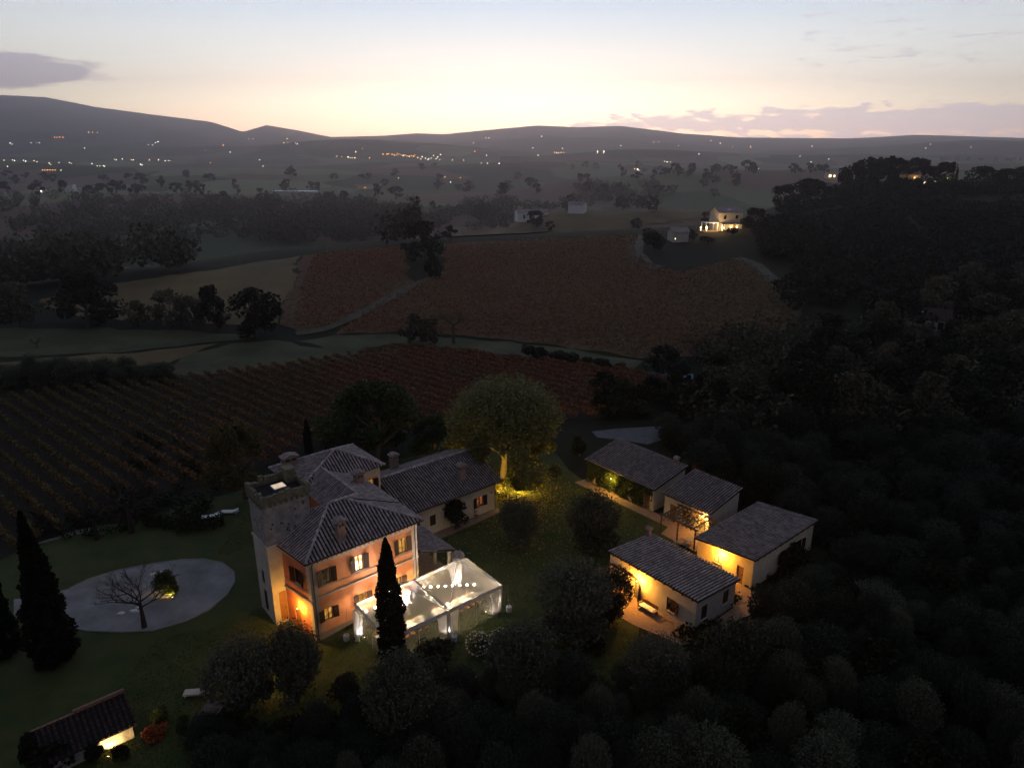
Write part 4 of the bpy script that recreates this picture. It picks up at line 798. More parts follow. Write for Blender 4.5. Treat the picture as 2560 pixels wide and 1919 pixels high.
# tables, chairs, guests, candles
def banquet(i, label, u0, u1, v):
    t = thing('banquet_table', label, 'table', tp((u0+u1)/2, v), TANG, 'long banquet tables'); L = (u1-u0)/2
    b = MB(); b.box(-L, L, -.5, .5, .72, .75); b.build('tabletop', 'wood', t)
    for sx in (-1, 1):
        for sy in (-1, 1): b = MB(); b.box(sx*(L-.15)-.03, sx*(L-.15)+.03, sy*.4-.03, sy*.4+.03, 0, .72); b.build('leg', 'metal_dark', t)
    b = MB(); m = 60; loop = []
    for k in range(m):
        f = k/m*4; e = int(f); r = f-e; cs = [(-L-.02, -.52), (L+.02, -.52), (L+.02, .52), (-L-.02, .52)]; a, c = Vector(cs[e]), Vector(cs[(e+1) % 4]); loop.append(a.lerp(c, r))
    vs = [(p.x, p.y, .756) for p in loop]+[(p.x*1.012+.02*math.sin(k*2.1), p.y*1.05+.03*math.sin(k*1.9), .38) for k, p in enumerate(loop)]
    b.add(vs, [tuple(range(m))]+[(k, k+m, (k+1) % m+m, (k+1) % m) for k in range(m)]); o = b.build('tablecloth', 'cloth_white'); o.location = t.location; o.rotation_euler = t.rotation_euler
    tag(o, label.replace('banquet table', 'tablecloth').replace('cloth-covered ', 'white '), 'tablecloth', 'white tablecloths'); return t
banquet(0, 'long cloth-covered banquet table in the marquee behind the cypress', .9, 5.6, 3.15)
banquet(1, 'long cloth-covered banquet table in the marquee with the row of bulbs', TS+.6, 2*TS-.6, 3.15)
def make_chair():
    t = thing('dining_chair', '', 'chair', (0, 0, 0), 0, 'wooden chairs around the banquet tables')
    b = MB(); b.box(-.21, .21, -.21, .21, .43, .47); b.build('seat', 'wood', t)
    for sx in (-1, 1):
        b = MB(); b.tube([(sx*.18, .18, .43), (sx*.19, .20, 0)], .018, 5); b.build('leg', 'wood', t)
        b = MB(); b.tube([(sx*.18, -.19, .93), (sx*.18, -.19, .45), (sx*.19, -.22, 0)], .018, 5); b.build('leg', 'wood', t)
    b = MB(); b.box(-.19, .19, -.205, -.18, .80, .93); b.tube([(-.17, -.19, .5), (.17, -.19, .88)], .012, 4); b.tube([(.17, -.188, .5), (-.17, -.188, .88)], .012, 4); b.build('backrest', 'wood', t); return t
chair0 = make_chair(); cu = False
def person_mesh(name, dress):
    """seated figure: one continuous skinned body"""
    bm = bmesh.new(); sk = bm.verts.layers.skin.verify(); V = {}
    def v(n, co, r, r2=None): q = bm.verts.new(co); q[sk].radius = (r, r2 or r); V[n] = q; return q
    def e(a, b): bm.edges.new((V[a], V[b]))
    v('pel', (0, 0, .55), .13, .12); v('waist', (0, -.01, .72), .115, .10); v('chest', (0, 0, .92), .145, .11); v('neck', (0, .01, 1.06), .05); v('head0', (0, .02, 1.15), .075, .085); v('head1', (0, .03, 1.24), .085, .095); v('head2', (0, .02, 1.31), .055)
    for a, b in (('pel', 'waist'), ('waist', 'chest'), ('chest', 'neck'), ('neck', 'head0'), ('head0', 'head1'), ('head1', 'head2')): e(a, b)
    for s, n in ((-1, 'l'), (1, 'r')):
        v('hip'+n, (s*.10, .08, .54), .09); v('kn'+n, (s*.13, .43, .55), .065); v('an'+n, (s*.13, .42, .10), .042); v('toe'+n, (s*.14, .56, .04), .035)
        v('sh'+n, (s*.19, 0, .99), .058); v('el'+n, (s*.25, .12, .76), .042); v('wr'+n, (s*.15, .36, .80), .028); v('pa'+n, (s*.13, .43, .80), .030, .016)
        e('pel', 'hip'+n); e('hip'+n, 'kn'+n); e('kn'+n, 'an'+n); e('an'+n, 'toe'+n); e('chest', 'sh'+n); e('sh'+n, 'el'+n); e('el'+n, 'wr'+n); e('wr'+n, 'pa'+n)
        for j, (dx, dy) in enumerate(((-.030, .055), (-.011, .068), (.010, .065), (.028, .05), (-s*.045, .0))):
            v('f%d%s' % (j, n), (s*.13+dx, .46+dy, .79), .008); v('g%d%s' % (j, n), (s*.13+dx*1.15, .475+dy, .775), .007); e('pa'+n, 'f%d%s' % (j, n)); e('f%d%s' % (j, n), 'g%d%s' % (j, n))
    me = bpy.data.meshes.new(name); bm.to_mesh(me); bm.free(); o = bpy.data.objects.new(name, me); COL.objects.link(o)
    md = o.modifiers.new('skin', 'SKIN'); o.modifiers.new('sub', 'SUBSURF').levels = 1; me.skin_vertices[0].data[0].use_root = True
    dg = bpy.context.evaluated_depsgraph_get(); out = bpy.data.meshes.new_from_object(o.evaluated_get(dg)); bpy.data.objects.remove(o)
    out.name = name; out.materials.clear(); out.materials.append(M['skin']); out.materials.append(M[dress])
    for p in out.polygons:
        c = p.center; skin = c.z > 1.04 or (c.y > .34 and c.z > .74) or (dress.startswith('dress') and (abs(c.x) > .2 and c.z < .95 or c.z < .4)); p.material_index = 0 if skin else 1; p.use_smooth = True
    return out
bodies = {d: person_mesh('person', d) for d in ('suit_black', 'suit_blue', 'dress_rose', 'dress_green', 'dress_cream')}
def hair_mesh(long):
    b = MB(); V = []; n, m = 10, 6
    for i in range(m+1):
        a = i/m*math.pi*.62
        for j in range(n): t = 2*math.pi*j/n; r = .105*math.sin(a)+.004; V.append((r*math.cos(t), .012+r*1.05*math.sin(t)-.02*(i/m), 1.225+.135*math.cos(a)))
    b.add(V, [(i*n+j, i*n+(j+1) % n, (i+1)*n+(j+1) % n, (i+1)*n+j) for i in range(m) for j in range(n) if not (i >= 3 and 1 <= j <= 3)])
    if long: b.tube([(0, -.08, 1.24), (0, -.12, 1.12), (0, -.115, .98), (0, -.10, .90)], [.07, .085, .07, .02], 8)
    return b
hairs = []
for lg in (False, True):
    h = hair_mesh(lg).build('hair', 'hair', None, True); hairs.append(h.data); bpy.data.objects.remove(h)
def face_parts(t):
    b = MB(); b.lathe((-.032, .108, 1.235), [(.008, 0), (.010, .01), (.004, .016)], 6); b.lathe((.032, .108, 1.235), [(.008, 0), (.010, .01), (.004, .016)], 6); b.build('eyes', 'bark_dark', t)
    b = MB(); b.add([(0, .118, 1.235), (-.016, .112, 1.198), (.016, .112, 1.198), (0, .140, 1.203)], [(0, 1, 3), (0, 3, 2), (1, 2, 3)]); b.box(-.024, .024, .100, .116, 1.168, 1.177); b.build('nose_and_mouth', 'skin', t)
rk = random.Random(5); kinds = list(bodies)
words = {'suit_black': 'black suit', 'suit_blue': 'navy suit', 'dress_rose': 'rose dress', 'dress_green': 'green dress', 'dress_cream': 'cream dress'}
def seat(u, v, face, tab, side, idx, sit, dress):
    global cu
    p = tp(u, v); rz = TANG+(0 if face > 0 else math.pi); where = TABN[tab]
    sd = 'near side' if side == 0 else 'far side'; end = ORD[idx]
    c = chair0 if not cu else copy_tree(chair0); cu = True; c.location = p; c.rotation_euler = (0, 0, rz+rk.uniform(-.1, .1)); c['label'] = 'wooden chair, %s from the villa on the %s in the %s' % (end, sd, where)
    if sit:
        g = link('person', bodies[dress]); g.location = p-Vector((math.sin(-rz), math.cos(rz), 0))*0.0; g.rotation_euler = (0, 0, rz+rk.uniform(-.2, .2)); sc = rk.uniform(.93, 1.02); g.scale = (sc, sc, sc)
        tag(g, 'guest in a %s, %s from the villa, %s, %s' % (words[dress], end, sd, where), 'person', 'seated wedding guests')
        h = link('hair', hairs[1 if dress.startswith('dress') else 0], g); face_parts(g)
TABN = ['left marquee', 'right marquee']
ORD = ['first', 'second', 'third', 'fourth', 'fifth', 'sixth', 'seventh', 'eighth', 'ninth']
for tab, (ua, ub) in enumerate(((1.2, 5.2), (TS+.9, 2*TS-1.0))):
    for k in range(7):
        u = ua+(ub-ua)*k/6; seat(u, 2.33, 1, tab, 0, k, rk.random() < (.75 if tab == 0 else .62), rk.choice(kinds)); seat(u, 3.97, -1, tab, 1, k, rk.random() < (.8 if tab == 0 else .6), rk.choice(kinds))
# table settings: candles, flowers, plates
CAND = []
def candle(p, lab, h):
    t = thing('candle', lab, 'candle', p, 0, 'candles on the banquet tables'); b = MB(); b.lathe((0, 0, 0), [(.04, 0), (.04, .012), (.012, .03), (.012, h), (.02, h+.01)], 8); b.build('holder', 'alu', t)
    b = MB(); b.lathe((0, 0, h+.01), [(.011, 0), (.011, .14)], 6); b.build('wax', 'cloth_white', t); b = MB(); b.lathe((0, 0, h+.15), [(.004, 0), (.022, .02), (.012, .05), (.002, .075)], 6); b.build('flame', 'candle_flame', t); return t
def card_cloud(pts, size, rng, up=.0, aspect=1.6):
    n = len(pts); a = rng.normal(size=(n, 3)); a[:, 2] += up; a /= np.linalg.norm(a, axis=1)[:, None]+1e-9; b = np.cross(a, rng.normal(size=(n, 3))); b /= np.linalg.norm(b, axis=1)[:, None]+1e-9
    s = size*rng.uniform(.6, 1.35, n)[:, None]; A = a*s*aspect*.5; B = b*s*.5
    V = np.stack([pts-A, pts+B, pts+A, pts-B], 1).reshape(-1, 3); F = np.arange(4*n).reshape(n, 4); return V, F
def blob_pts(n, rng, r=(1, 1, 1), c=(0, 0, 0), shell=.45): d = rng.normal(size=(n, 3)); d /= np.linalg.norm(d, axis=1)[:, None]; return d*(rng.uniform(shell, 1, n)**.6)[:, None]*np.array(r)+np.array(c)
for tab, (ua, ub) in enumerate(((1.1, 5.3), (TS+.8, 2*TS-.9))):
    for k in range(8):
        u = ua+(ub-ua)*(k+.5)/8; CAND.append(candle(tp(u, 3.15+rk.uniform(-.2, .2), .756), 'lit candle, %s from the villa on the table in the %s' % (ORD[k], TABN[tab]), rk.choice([.12, .2, .34])))
    for k in range(2): bpy_l = lamp(CAND[tab*8+2+k*3], (0, 0, .62), 55, (1, .66, .34), .07)
    for k in range(3):
        u = ua+(ub-ua)*(k+.5)/3+.2; t = thing('flower_centrepiece', 'low white flower bunch, %s from the villa, table in the %s' % (ORD[k], TABN[tab]), 'flowers', tp(u, 3.15, .756), 0, 'flower centrepieces'); b = MB(); b.lathe((0, 0, 0), [(.06, 0), (.09, .06), (.08, .12)], 10); b.build('bowl', 'alu', t)
        link('blossoms', npmesh('blossoms', *card_cloud(blob_pts(120, RNG, (.2, .2, .1), (0, 0, .18)), .06, RNG), 'flower_white'), t)
    for k in range(7):
        for side, v in ((0, 2.82), (1, 3.48)):
            u = (1.2, TS+.9)[tab]+((5.2, 2*TS-1.0)[tab]-(1.2, TS+.9)[tab])*k/6; t = MB(); t.lathe((0, 0, 0), [(.07, 0), (.13, .015), (.125, .02), (.06, .008)], 14); o = t.build('plate', 'white_paint'); o.location = tp(u, v, .757)
            tag(o, 'white plate, %s from the villa, %s of the %s table' % (ORD[k], ('near side', 'far side')[side], TABN[tab]), 'plate', 'plates on the banquet tables')
# strings of bulbs
def bulb_string(label, u0, u1, v, z, n, power):
    t = thing('bulb_string', label, 'string lights', tp(u0, v, z), TANG); L = u1-u0; b = MB(); pts = [(L*j/30, 0, -.12*math.sin(math.pi*((j/30*n) % 1))) for j in range(31)]; b.tube(pts, .008, 4); b.build('cable', 'metal_dark', t)
    for k in range(n):
        x = L*(k+.5)/n; b = MB(); b.lathe((x, 0, -.30), [(.012, 0), (.075, .04), (.09, .09), (.06, .15), (.015, .18)], 9); b.build('bulb', 'bulb_white', t, True); lamp(t, (x, 0, -.2), power, (1, .74, .42), .09)
bulb_string('string of eight glowing bulbs across the right marquee', TS+.45, 2*TS-.2, 5.0, 2.9, 8, 270)
bpy.data.objects['bulb_string'].rotation_euler[2] = TANG-.58
bulb_string('shorter string of glowing bulbs across the left marquee, mostly behind the cypress', .5, TS-.4, 4.9, 2.9, 6, 270)
flood('uplight', 'white uplight at the foot of the curtained leg where the marquees join', tp(TS-.7, TS-.9, .0), tp(TS-.55, TS-.25, 2.4), 2200, (1, .84, .80), 'marquee uplights', spot=R(95))
flood('uplight', 'white uplight inside the back right corner of the right marquee', tp(2*TS-1.2, TS-.9, .0), tp(2*TS-1.0, TS-.2, 2.4), 1300, (1, .86, .78), 'marquee uplights', spot=R(100))
flood('uplight', 'white uplight behind the corner curtain next to the orange villa', tp(.75, TS-.85, -.38), tp(.4, TS-.2, 2.0), 1100, (1, .88, .86), 'marquee uplights', spot=R(100))
flood('uplight', 'white uplight by the leg between the marquees at the front', tp(TS-.1, .7, .0), tp(TS-.1, .2, 2.5), 320, (1, .86, .8), 'marquee uplights', spot=R(90))
flood('uplight', 'added warm light brightening the far right front corner of the right marquee', tp(2*TS-1.3, 1.0, .0), tp(2*TS-.8, .2, 1.6), 520, (1, .80, .62), 'marquee uplights', spot=R(120))  # added light to brighten the corner curtain, no uplight known there
# warm floods washing the villa front, fixed on the lawn between marquee and wall
flood('floodlight', 'small warm floodlight below the orange wall, nearest the villa corner', lw(2.4, -1.2, tz(*lw(2.4, -1.2)[:2])), lw(2.6, .4, 4.6), 420, (1, .60, .32), 'wall floodlights', spot=R(130))
flood('floodlight', 'small warm floodlight at the foot of the orange wall behind the left marquee', lw(5.6, -.95, -.05), lw(5.6, .4, 5.2), 520, (1, .60, .28), 'wall floodlights', spot=R(140))
flood('floodlight', 'small warm floodlight at the foot of the orange wall near the porch', lw(9.3, -1.0, -.05), lw(9.3, .4, 5.2), 520, (1, .60, .28), 'wall floodlights', spot=R(140))
def wire_seat(u, v, rz, lab):
    c = copy_tree(chair0); c.location = lw(u, v, .05); c.rotation_euler = (0, 0, TH+rz); tag(c, lab, 'chair', 'chairs against the annex wall')
wire_seat(17.0, 8.0, 3.3, 'small chair on the terrace left of the dark climber on the annex'); wire_seat(23.9, 8.0, 2.9, 'small chair on the terrace below the red-lit annex window')
t = thing('wall_bracket', 'unlit iron lamp bracket on the annex wall right of the red-lit window', 'wall lamp', lw(26.2, 8.45, 2.75), TH-math.pi/2); b = MB(); b.tube([(0, 0, 0), (.25, 0, .12), (.5, 0, .05)], .018, 5); b.build('arm', 'metal_dark', t); b = MB(); b.lathe((.5, 0, -.06), [(.12, 0), (.03, .1)], 9); b.build('lamp_shade', 'metal_dark', t)
b = MB(); rs_ = random.Random(4)
for i in range(26):
    x = i*.24; b.box(x, x+.22, -.16-rs_.uniform(0, .03), .16+rs_.uniform(0, .03), -.1, .30+rs_.uniform(-.04, .05))
o = b.build('low_wall', 'stone'); o.location = lw(31.5, -25.3, 0); o.rotation_euler = (0, 0, TH+.35); tag(o, 'low dry-stone wall edging the bed in front of the garden house', 'wall')
# buffet station with white cloth and parasol-like flowers behind the marquee, sofa, picnic set, loungers
def flower_stand():
    p = tp(2*TS+1.2, TS+2.4); t = thing('flower_stand', 'round cloth-covered stand topped with a mound of white flowers behind the right marquee', 'flower stand', p); b = MB(); m = 24
    b.add([(.62*math.cos(a)*(1), .62*math.sin(a), 1.0) for a in [2*math.pi*k/m for k in range(m)]]+[((.72+.05*math.sin(k*2.3))*math.cos(2*math.pi*k/m), (.72+.05*math.sin(k*2.3))*math.sin(2*math.pi*k/m), .02) for k in range(m)], [tuple(range(m))]+[(k, k+m, (k+1) % m+m, (k+1) % m) for k in range(m)]); b.build('cloth', 'cloth_white', t)
    b = MB(); b.tube([(0, 0, 1), (0, 0, 1.6)], .05, 6); b.build('stem', 'wood_grey', t)
    link('blossoms', npmesh('blossoms', *card_cloud(blob_pts(900, RNG, (.75, .75, .5), (0, 0, 1.75)), .12, RNG), 'flower_white'), t)
flower_stand()
def sofa():
    t = thing('garden_bench', 'long wooden bench with a white three-part cushion against the lamp-lit cottage wall', 'bench', lw(25.95, -16.4, .05), TH-math.pi/2); t.rotation_euler = (0, 0, TH+math.pi/2)
    b = MB(); b.box(-.95, .95, -.05, .62, .34, .40); b.build('seat', 'wood', t); b = MB(); b.box(-.95, .95, -.12, -.06, .5, .88); b.build('backrest', 'wood', t)
    for k in range(3): b = MB(); b.box(-.93+k*.62, -.93+k*.62+.60, 0, .60, .401, .50); b.build('cushion', 'cloth_white', t)
    for sx in (-.93, .87):
        for y in (-.1, .55): b = MB(); b.box(sx, sx+.06, y, y+.06, -.02, .34 if y > 0 else .5); b.build('leg', 'wood', t)
        b = MB(); b.box(sx, sx+.06, -.1, .6, .60, .65); b.box(sx, sx+.06, .54, .6, .34, .6); b.build('armrest', 'wood', t)
sofa()
def picnic():
    p = lw(38.6, -11.6, .02); t = thing('garden_table', 'low wooden garden table on the grass between pergola and cottages', 'table', p, TH+.3); b = MB(); b.box(-.7, .7, -.35, .35, .68, .73); b.build('tabletop', 'wood_grey', t)
    for sx in (-.6, .6):
        for sy in (-.28, .28): b = MB(); b.box(sx-.03, sx+.03, sy-.03, sy+.03, 0, .68); b.build('leg', 'wood_grey', t)
    t = thing('garden_bench', 'plain wooden bench beside the low garden table', 'bench', lw(37.4, -11.3, .02), TH+1.9); b = MB(); b.box(-.8, .8, -.17, .17, .42, .46); b.build('seat', 'wood_grey', t)
    for sx in (-.65, .65): b = MB(); b.box(sx-.03, sx+.03, -.15, .15, 0, .42); b.build('leg', 'wood_grey', t)
picnic()
def lounger(dx, dy, rz, lab, mm='white_paint'):
    p = un(dx, dy, 0); t = thing('sun_lounger', lab, 'sun lounger', (p.x, p.y, tz(p.x, p.y)+.03), rz, 'white sun loungers'); b = MB(); b.box(-1.0, .35, -.33, .33, .30, .40); b.add([(.35, -.33, .30), (1.0, -.33, .55), (1.0, .33, .55), (.35, .33, .30), (.35, -.33, .40), (.97, -.33, .64), (.97, .33, .64), (.35, .33, .40)], [(0, 3, 2, 1), (4, 5, 6, 7), (0, 1, 5, 4), (1, 2, 6, 5), (2, 3, 7, 6)]); b.build('mattress', mm, t)
    b = MB(); b.box(-1.0, 1.0, -.35, .35, .25, .299); b.build('frame', 'alu', t)
    for sx in (-.85, .8):
        for sy in (-.3, .3): b = MB(); b.box(sx-.03, sx+.03, sy-.03, sy+.03, -.02, .25); b.build('leg', 'alu', t)
lounger(456, 1120, .35, 'white sun lounger on the lawn, the one nearer the gravel court'); lounger(497, 1110, .05, 'white sun lounger on the lawn, the one nearer the tower'); lounger(426, 1498, .1, 'pale slatted lounger on the dark lawn above the garden steps', 'stucco_grey')
# ------------------------------------------------------------------ trees and plants
def crown_mesh(name, kind, n, size, mat_, seed, aspect=1.6):
    rng = np.random.default_rng(seed); P = []
    if kind in ('cypress', 'cone'):
        h = rng.uniform(0, 1, n); r = (np.minimum(1, (1-h)*(1.15 if kind == 'cone' else 2.2))**(.85 if kind == 'cone' else .7))*np.minimum(1, .76+h*1.6)*.5; a = rng.uniform(0, 2*np.pi, n)
        r = r*(1+.13*np.sin(a*3+h*9)+.13*np.sin(a*7-h*23)+.10*np.sin(a*2+h*41)); r = r*rng.uniform(.70, 1.03, n); P = np.stack([r*np.cos(a), r*np.sin(a), .02+h*.98], 1)
        V, F = card_cloud(P, size, rng, 0, 1.0); c = V.reshape(-1, 4, 3); m = c.mean(1, keepdims=True); c2 = m+(c-m)*np.array([6.0, 6.0, .9]); return npmesh(name, c2.reshape(-1, 3), F, mat_)
    if kind == 'umbrella':
        K = 26; out = []
        for i in range(K):
            a, q = rng.uniform(0, 6.28), rng.uniform(0, 1)**.5; c = (q*.42*np.cos(a), q*.42*np.sin(a), .84-.10*q*q+rng.uniform(-.04, .05)); out.append(blob_pts(n//K, rng, (.12, .12, .055), c, .4))
        P = np.concatenate(out); V, F = card_cloud(P, size, rng, 0, aspect); return npmesh(name, V, F, mat_)
    K = {'olive': 54, 'round': 26, 'poplar': 52, 'bush': 14, 'column': 20, 'far': 9}.get(kind, 20); out = []; lop = rng.normal(size=2)*.10; lobes = [(rng.uniform(-.2, .2), rng.uniform(-.2, .2), rng.uniform(.5, 1.0)) for _ in range(4)]
    for i in range(K):
        d = rng.normal(size=3); d /= np.linalg.norm(d); d[2] = d[2] if d[2] > -.75 else -d[2]; q = rng.uniform(.35, .86)
        if kind == 'olive':
            d[2] = abs(d[2])*1.1-.22; d /= np.linalg.norm(d); m = int(n/K*rng.uniform(.4, 1.6)); tt = rng.uniform(0, 1, m)**.65; ln = rng.uniform(.6, 1.12); lb = lobes[i % 4]; st = np.array([lb[0], lb[1], .25*lb[2]])+d*.06; en = st+d*np.array([.28, .28, .58])*ln*lb[2]*1.1+np.array([0, 0, .06]); sp = (.082-.05*tt)*rng.uniform(.7, 1.3)
            out.append(st+(en-st)*tt[:, None]+rng.normal(size=(m, 3))*sp[:, None]+np.array([0, 0, .05])*np.sin(tt*3)[:, None]); continue
        elif kind == 'bush': c = np.array([d[0]*.34*q, d[1]*.34*q, .42+d[2]*.42*q]); r = np.array([.2, .2, .22])*rng.uniform(.7, 1.1)
        elif kind == 'poplar': q = rng.uniform(.4, 1.0); c = np.array([d[0]*.42, d[1]*.42, .42+d[2]*.42*rng.uniform(.8, 1.2)])*np.array([q/.8, q/.8, 1]); c[:2] *= 1.15-.35*max(0, c[2]-.4); r = np.array([.085, .085, .13])*rng.uniform(.5, 1.35)
        elif kind == 'column': c = np.array([d[0]*.26*q, d[1]*.26*q, .12+.85*rng.random()]); c[:2] *= 1.25-c[2]; r = np.array([.2, .2, .14])*(1.2-c[2]*.7)
        else: c = np.array([d[0]*.38*q/.7, d[1]*.38*q/.7, .5+d[2]*.42]); r = np.array([.16, .16, .16])*rng.uniform(.65, 1.15)
        c[:2] += lop*c[2]; m = int(n/K*rng.uniform(.35, 1.7)); out.append(blob_pts(m, rng, r*rng.uniform(.75, 1.3, 3), c, .25))
    P = np.concatenate(out); P[:, 2] = np.clip(P[:, 2], .02, 1.0)
    V, F = card_cloud(P, size, rng, .15, aspect)
    if kind in ('olive', 'poplar'):      # feathery shoots standing out of the crown
        k = n//9; d = rng.normal(size=(k, 3)); d[:, 2] = np.abs(d[:, 2])*1.3+.2; d /= np.linalg.norm(d, axis=1)[:, None]; base = np.array([0, 0, .52])+d*np.array([.40, .40, .36]); q = []
        for s in range(7): q.append(base+(d*np.array([.5, .5, 1])+np.array([0, 0, .5]))*.024*s*rng.uniform(.5, 1.7, (k, 1))+rng.normal(size=(k, 3))*.004)
        V2, F2 = card_cloud(np.concatenate(q), size*.75, rng, .4, 2.0); F = np.concatenate([F, F2+len(V)]); V = np.concatenate([V, V2])
    return npmesh(name, V, F, mat_)
def trunk_mesh(kind, seed, m='bark', top=.62):
    rr = random.Random(seed); b = MB()
    if kind in ('cypress', 'cone'): b.tube([(0, 0, -.03), (0, 0, .1), (0, 0, .8)], [.06, .05, .01], 7)
    elif kind == 'umbrella':
        b.tube([(0, 0, -.03), (.01, 0, .3), (-.01, .01, .62), (0, 0, .78)], [.035, .03, .022, .012], 7)
        for i in range(6): a = i*1.05+rr.random(); b.tube([(0, 0, .58+.03*i), (.16*math.cos(a), .16*math.sin(a), .74), (.3*math.cos(a), .3*math.sin(a), .82)], [.014, .010, .004], 5)
    else:
        s = .035 if kind == 'olive' else .028; b.tube([(0, 0, -.05), (.01, -.01, .12), (-.01, .015, .30), (0, 0, top)], [s*1.5, s, s*.8, s*.25], 8)
        for i in range(8):
            a = i*.785+rr.uniform(-.3, .3); z = rr.uniform(.14, .42); l = rr.uniform(.22, .36); b.tube([(0, 0, z), (l*.45*math.cos(a), l*.45*math.sin(a), z+.13), (l*math.cos(a), l*math.sin(a), z+.30)], [s*.55, s*.35, s*.1], 5)
    o = b.build('trunk', m, None, True); me = o.data; bpy.data.objects.remove(o); return me
LIB = {}
def lib(key, name, kind, n, size, mat_, variants=3, tm='bark', aspect=1.6): LIB[key] = [(name, crown_mesh('crown', kind, n, size, mat_, hash_(key)+i, aspect), trunk_mesh(kind, i, tm)) for i in range(variants)]
def hash_(s): return sum(ord(c)*(i+3) for i, c in enumerate(s)) % 9973
lib('olive', 'olive_tree', 'olive', 9500, .026, 'leaf_olive', 4, aspect=2.2)
lib('olive_dark', 'olive_tree', 'olive', 6500, .029, 'leaf_olive_dark', 4, aspect=2.0)
lib('poplar', 'poplar_tree', 'poplar', 36000, .018, 'leaf_poplar', 1, aspect=1.4)
lib('oak', 'broadleaf_tree', 'round', 11000, .026, 'leaf_oak', 2)
lib('autumn', 'broadleaf_tree', 'round', 9000, .024, 'leaf_autumn', 2)
lib('oak_mid', 'broadleaf_tree', 'round', 2600, .05, 'leaf_dark', 4)
lib('pale_mid', 'broadleaf_tree', 'round', 2600, .045, 'leaf_wood', 3)
lib('far', 'broadleaf_tree', 'far', 500, .11, 'leaf_wood_far', 4, 'bark_dark')
lib('far_dark', 'broadleaf_tree', 'far', 600, .10, 'leaf_dark', 4, 'bark_dark')
lib('cypress', 'cypress_tree', 'cypress', 15000, .018, 'leaf_cypress', 2, 'bark_dark')
lib('cypress_cone', 'cypress_tree', 'cone', 15000, .016, 'leaf_cypress', 2, 'bark_dark')
lib('cypress_far', 'cypress_tree', 'cypress', 900, .05, 'leaf_cypress', 1, 'bark_dark')
lib('umbrella', 'umbrella_pine', 'umbrella', 2400, .035, 'leaf_dark', 2, 'bark_dark')
lib('bush', 'shrub', 'bush', 3500, .045, 'leaf_bush', 2)
lib('bush_dark', 'shrub', 'bush', 2200, .055, 'leaf_dark', 3)
lib('bush_red', 'shrub', 'bush', 1200, .06, 'leaf_red', 1)
lib('bush_flower', 'flowering_shrub', 'bush', 2600, .045, 'leaf_bush', 2)
rt = random.Random(11)
def plant(key, label, cat, p, h, w, group=None, v=None):
    nm, cm, tm = rt.choice(LIB[key]) if v is None else LIB[key][v]
    t = thing(nm, label, cat, (p[0], p[1], p[2]), rt.uniform(0, 6.28), group); t.scale = (w*rt.uniform(.86, 1.14), w*rt.uniform(.86, 1.14), h)
    if key.startswith(('olive', 'bush', 'oak')): t.rotation_euler[0] = rt.uniform(-.16, .16); t.rotation_euler[1] = rt.uniform(-.16, .16)
    link('crown', cm, t); link('trunk', tm, t); return t
def tree_at(key, label, cat, dx, dby, dty, wpx, group=None, v=None):
    """a tree whose foot is seen at (dx, dby), reaching up to row dty and wpx wide"""
    p = hit(dx, dby); return plant(key, label, cat, p, max(.6, height_to(p, dty)), width_of(p, wpx), group, v)
plant('poplar', 'huge silvery-green poplar lit yellow from below beside the annex', 'tree', (-1.0, 85.5, 0), 11.3, 15.2, v=0)
plant('cypress', 'tall black cypress standing in front of the left marquee', 'cypress', (-9.95, 48.9, -.05), 12.75, 1.95, v=0)
tree_at('oak', 'broad dark green tree behind the rear roof of the villa', 'tree', 815, 1004, 838, 215)
tree_at('oak', 'smaller yellow-green tree in front of the broad dark one behind the villa', 'tree', 748, 985, 893, 92)
tree_at('oak', 'dark round tree between the broad dark tree and the huge poplar', 'tree', 935, 985, 900, 110)
tree_at('autumn', 'thin brown-green autumn tree left of the villa tower', 'tree', 530, 1075, 925, 130)
tree_at('cypress', 'small slim cypress against the russet vines, nearer the villa roof', 'cypress', 668, 985, 903, 17)
tree_at('cypress', 'small slim cypress against the vines, farther left of the villa', 'cypress', 467, 1000, 938, 16)
tree_at('cypress_cone', 'very tall cypress at the left edge of the gravel court', 'cypress', 122, 1425, 1105, 92)
tree_at('cypress_cone', 'tall cypress cut by the left picture edge', 'cypress', 14, 1415, 1118, 66)
tree_at('olive', 'lone olive tree on the lawn facing the ivy wall', 'olive tree', 1288, 1192, 1088, 125)
tree_at('olive', 'olive tree on the lawn at the right end of the annex', 'olive tree', 1110, 1180, 1092, 86)
tree_at('bush_dark', 'dark climber bushing out against the annex wall', 'climber', 985, 1142, 1073, 70)
tree_at('olive', 'big spreading olive left of the cottage with the padded bench', 'olive tree', 1250, 1378, 1246, 205)
tree_at('olive_dark', 'dark feathery tree touching the cottage canopy', 'tree', 1316, 1345, 1236, 92)
tree_at('olive', 'feathery olive in front of the tower, catching yellow light', 'olive tree', 540, 1525, 1400, 165)
tree_at('olive', 'darker olive hiding the entrance corner of the villa', 'olive tree', 642, 1512, 1388, 135)
tree_at('olive', 'olive tree below the foot of the tall cypress', 'olive tree', 868, 1590, 1428, 190)
tree_at('olive', 'wide olive behind the white flowering shrubs', 'olive tree', 1130, 1500, 1385, 180)
tree_at('olive', 'olive tree in front of the cottage terrace', 'olive tree', 1400, 1500, 1398, 165)
tree_at('olive_dark', 'olive tree under the south wall of the cottage', 'olive tree', 1590, 1470, 1372, 160)
tree_at('bush_dark', 'low round clipped shrub between the big olive and the terrace olive', 'shrub', 1275, 1405, 1368, 78)
tree_at('bush', 'round shrub lit yellow by a spotlight on the gravel court', 'shrub', 358, 1285, 1222, 64)
tree_at('bush_dark', 'dark shrub at the left end of the ivy house', 'shrub', 1253, 985, 930, 52)
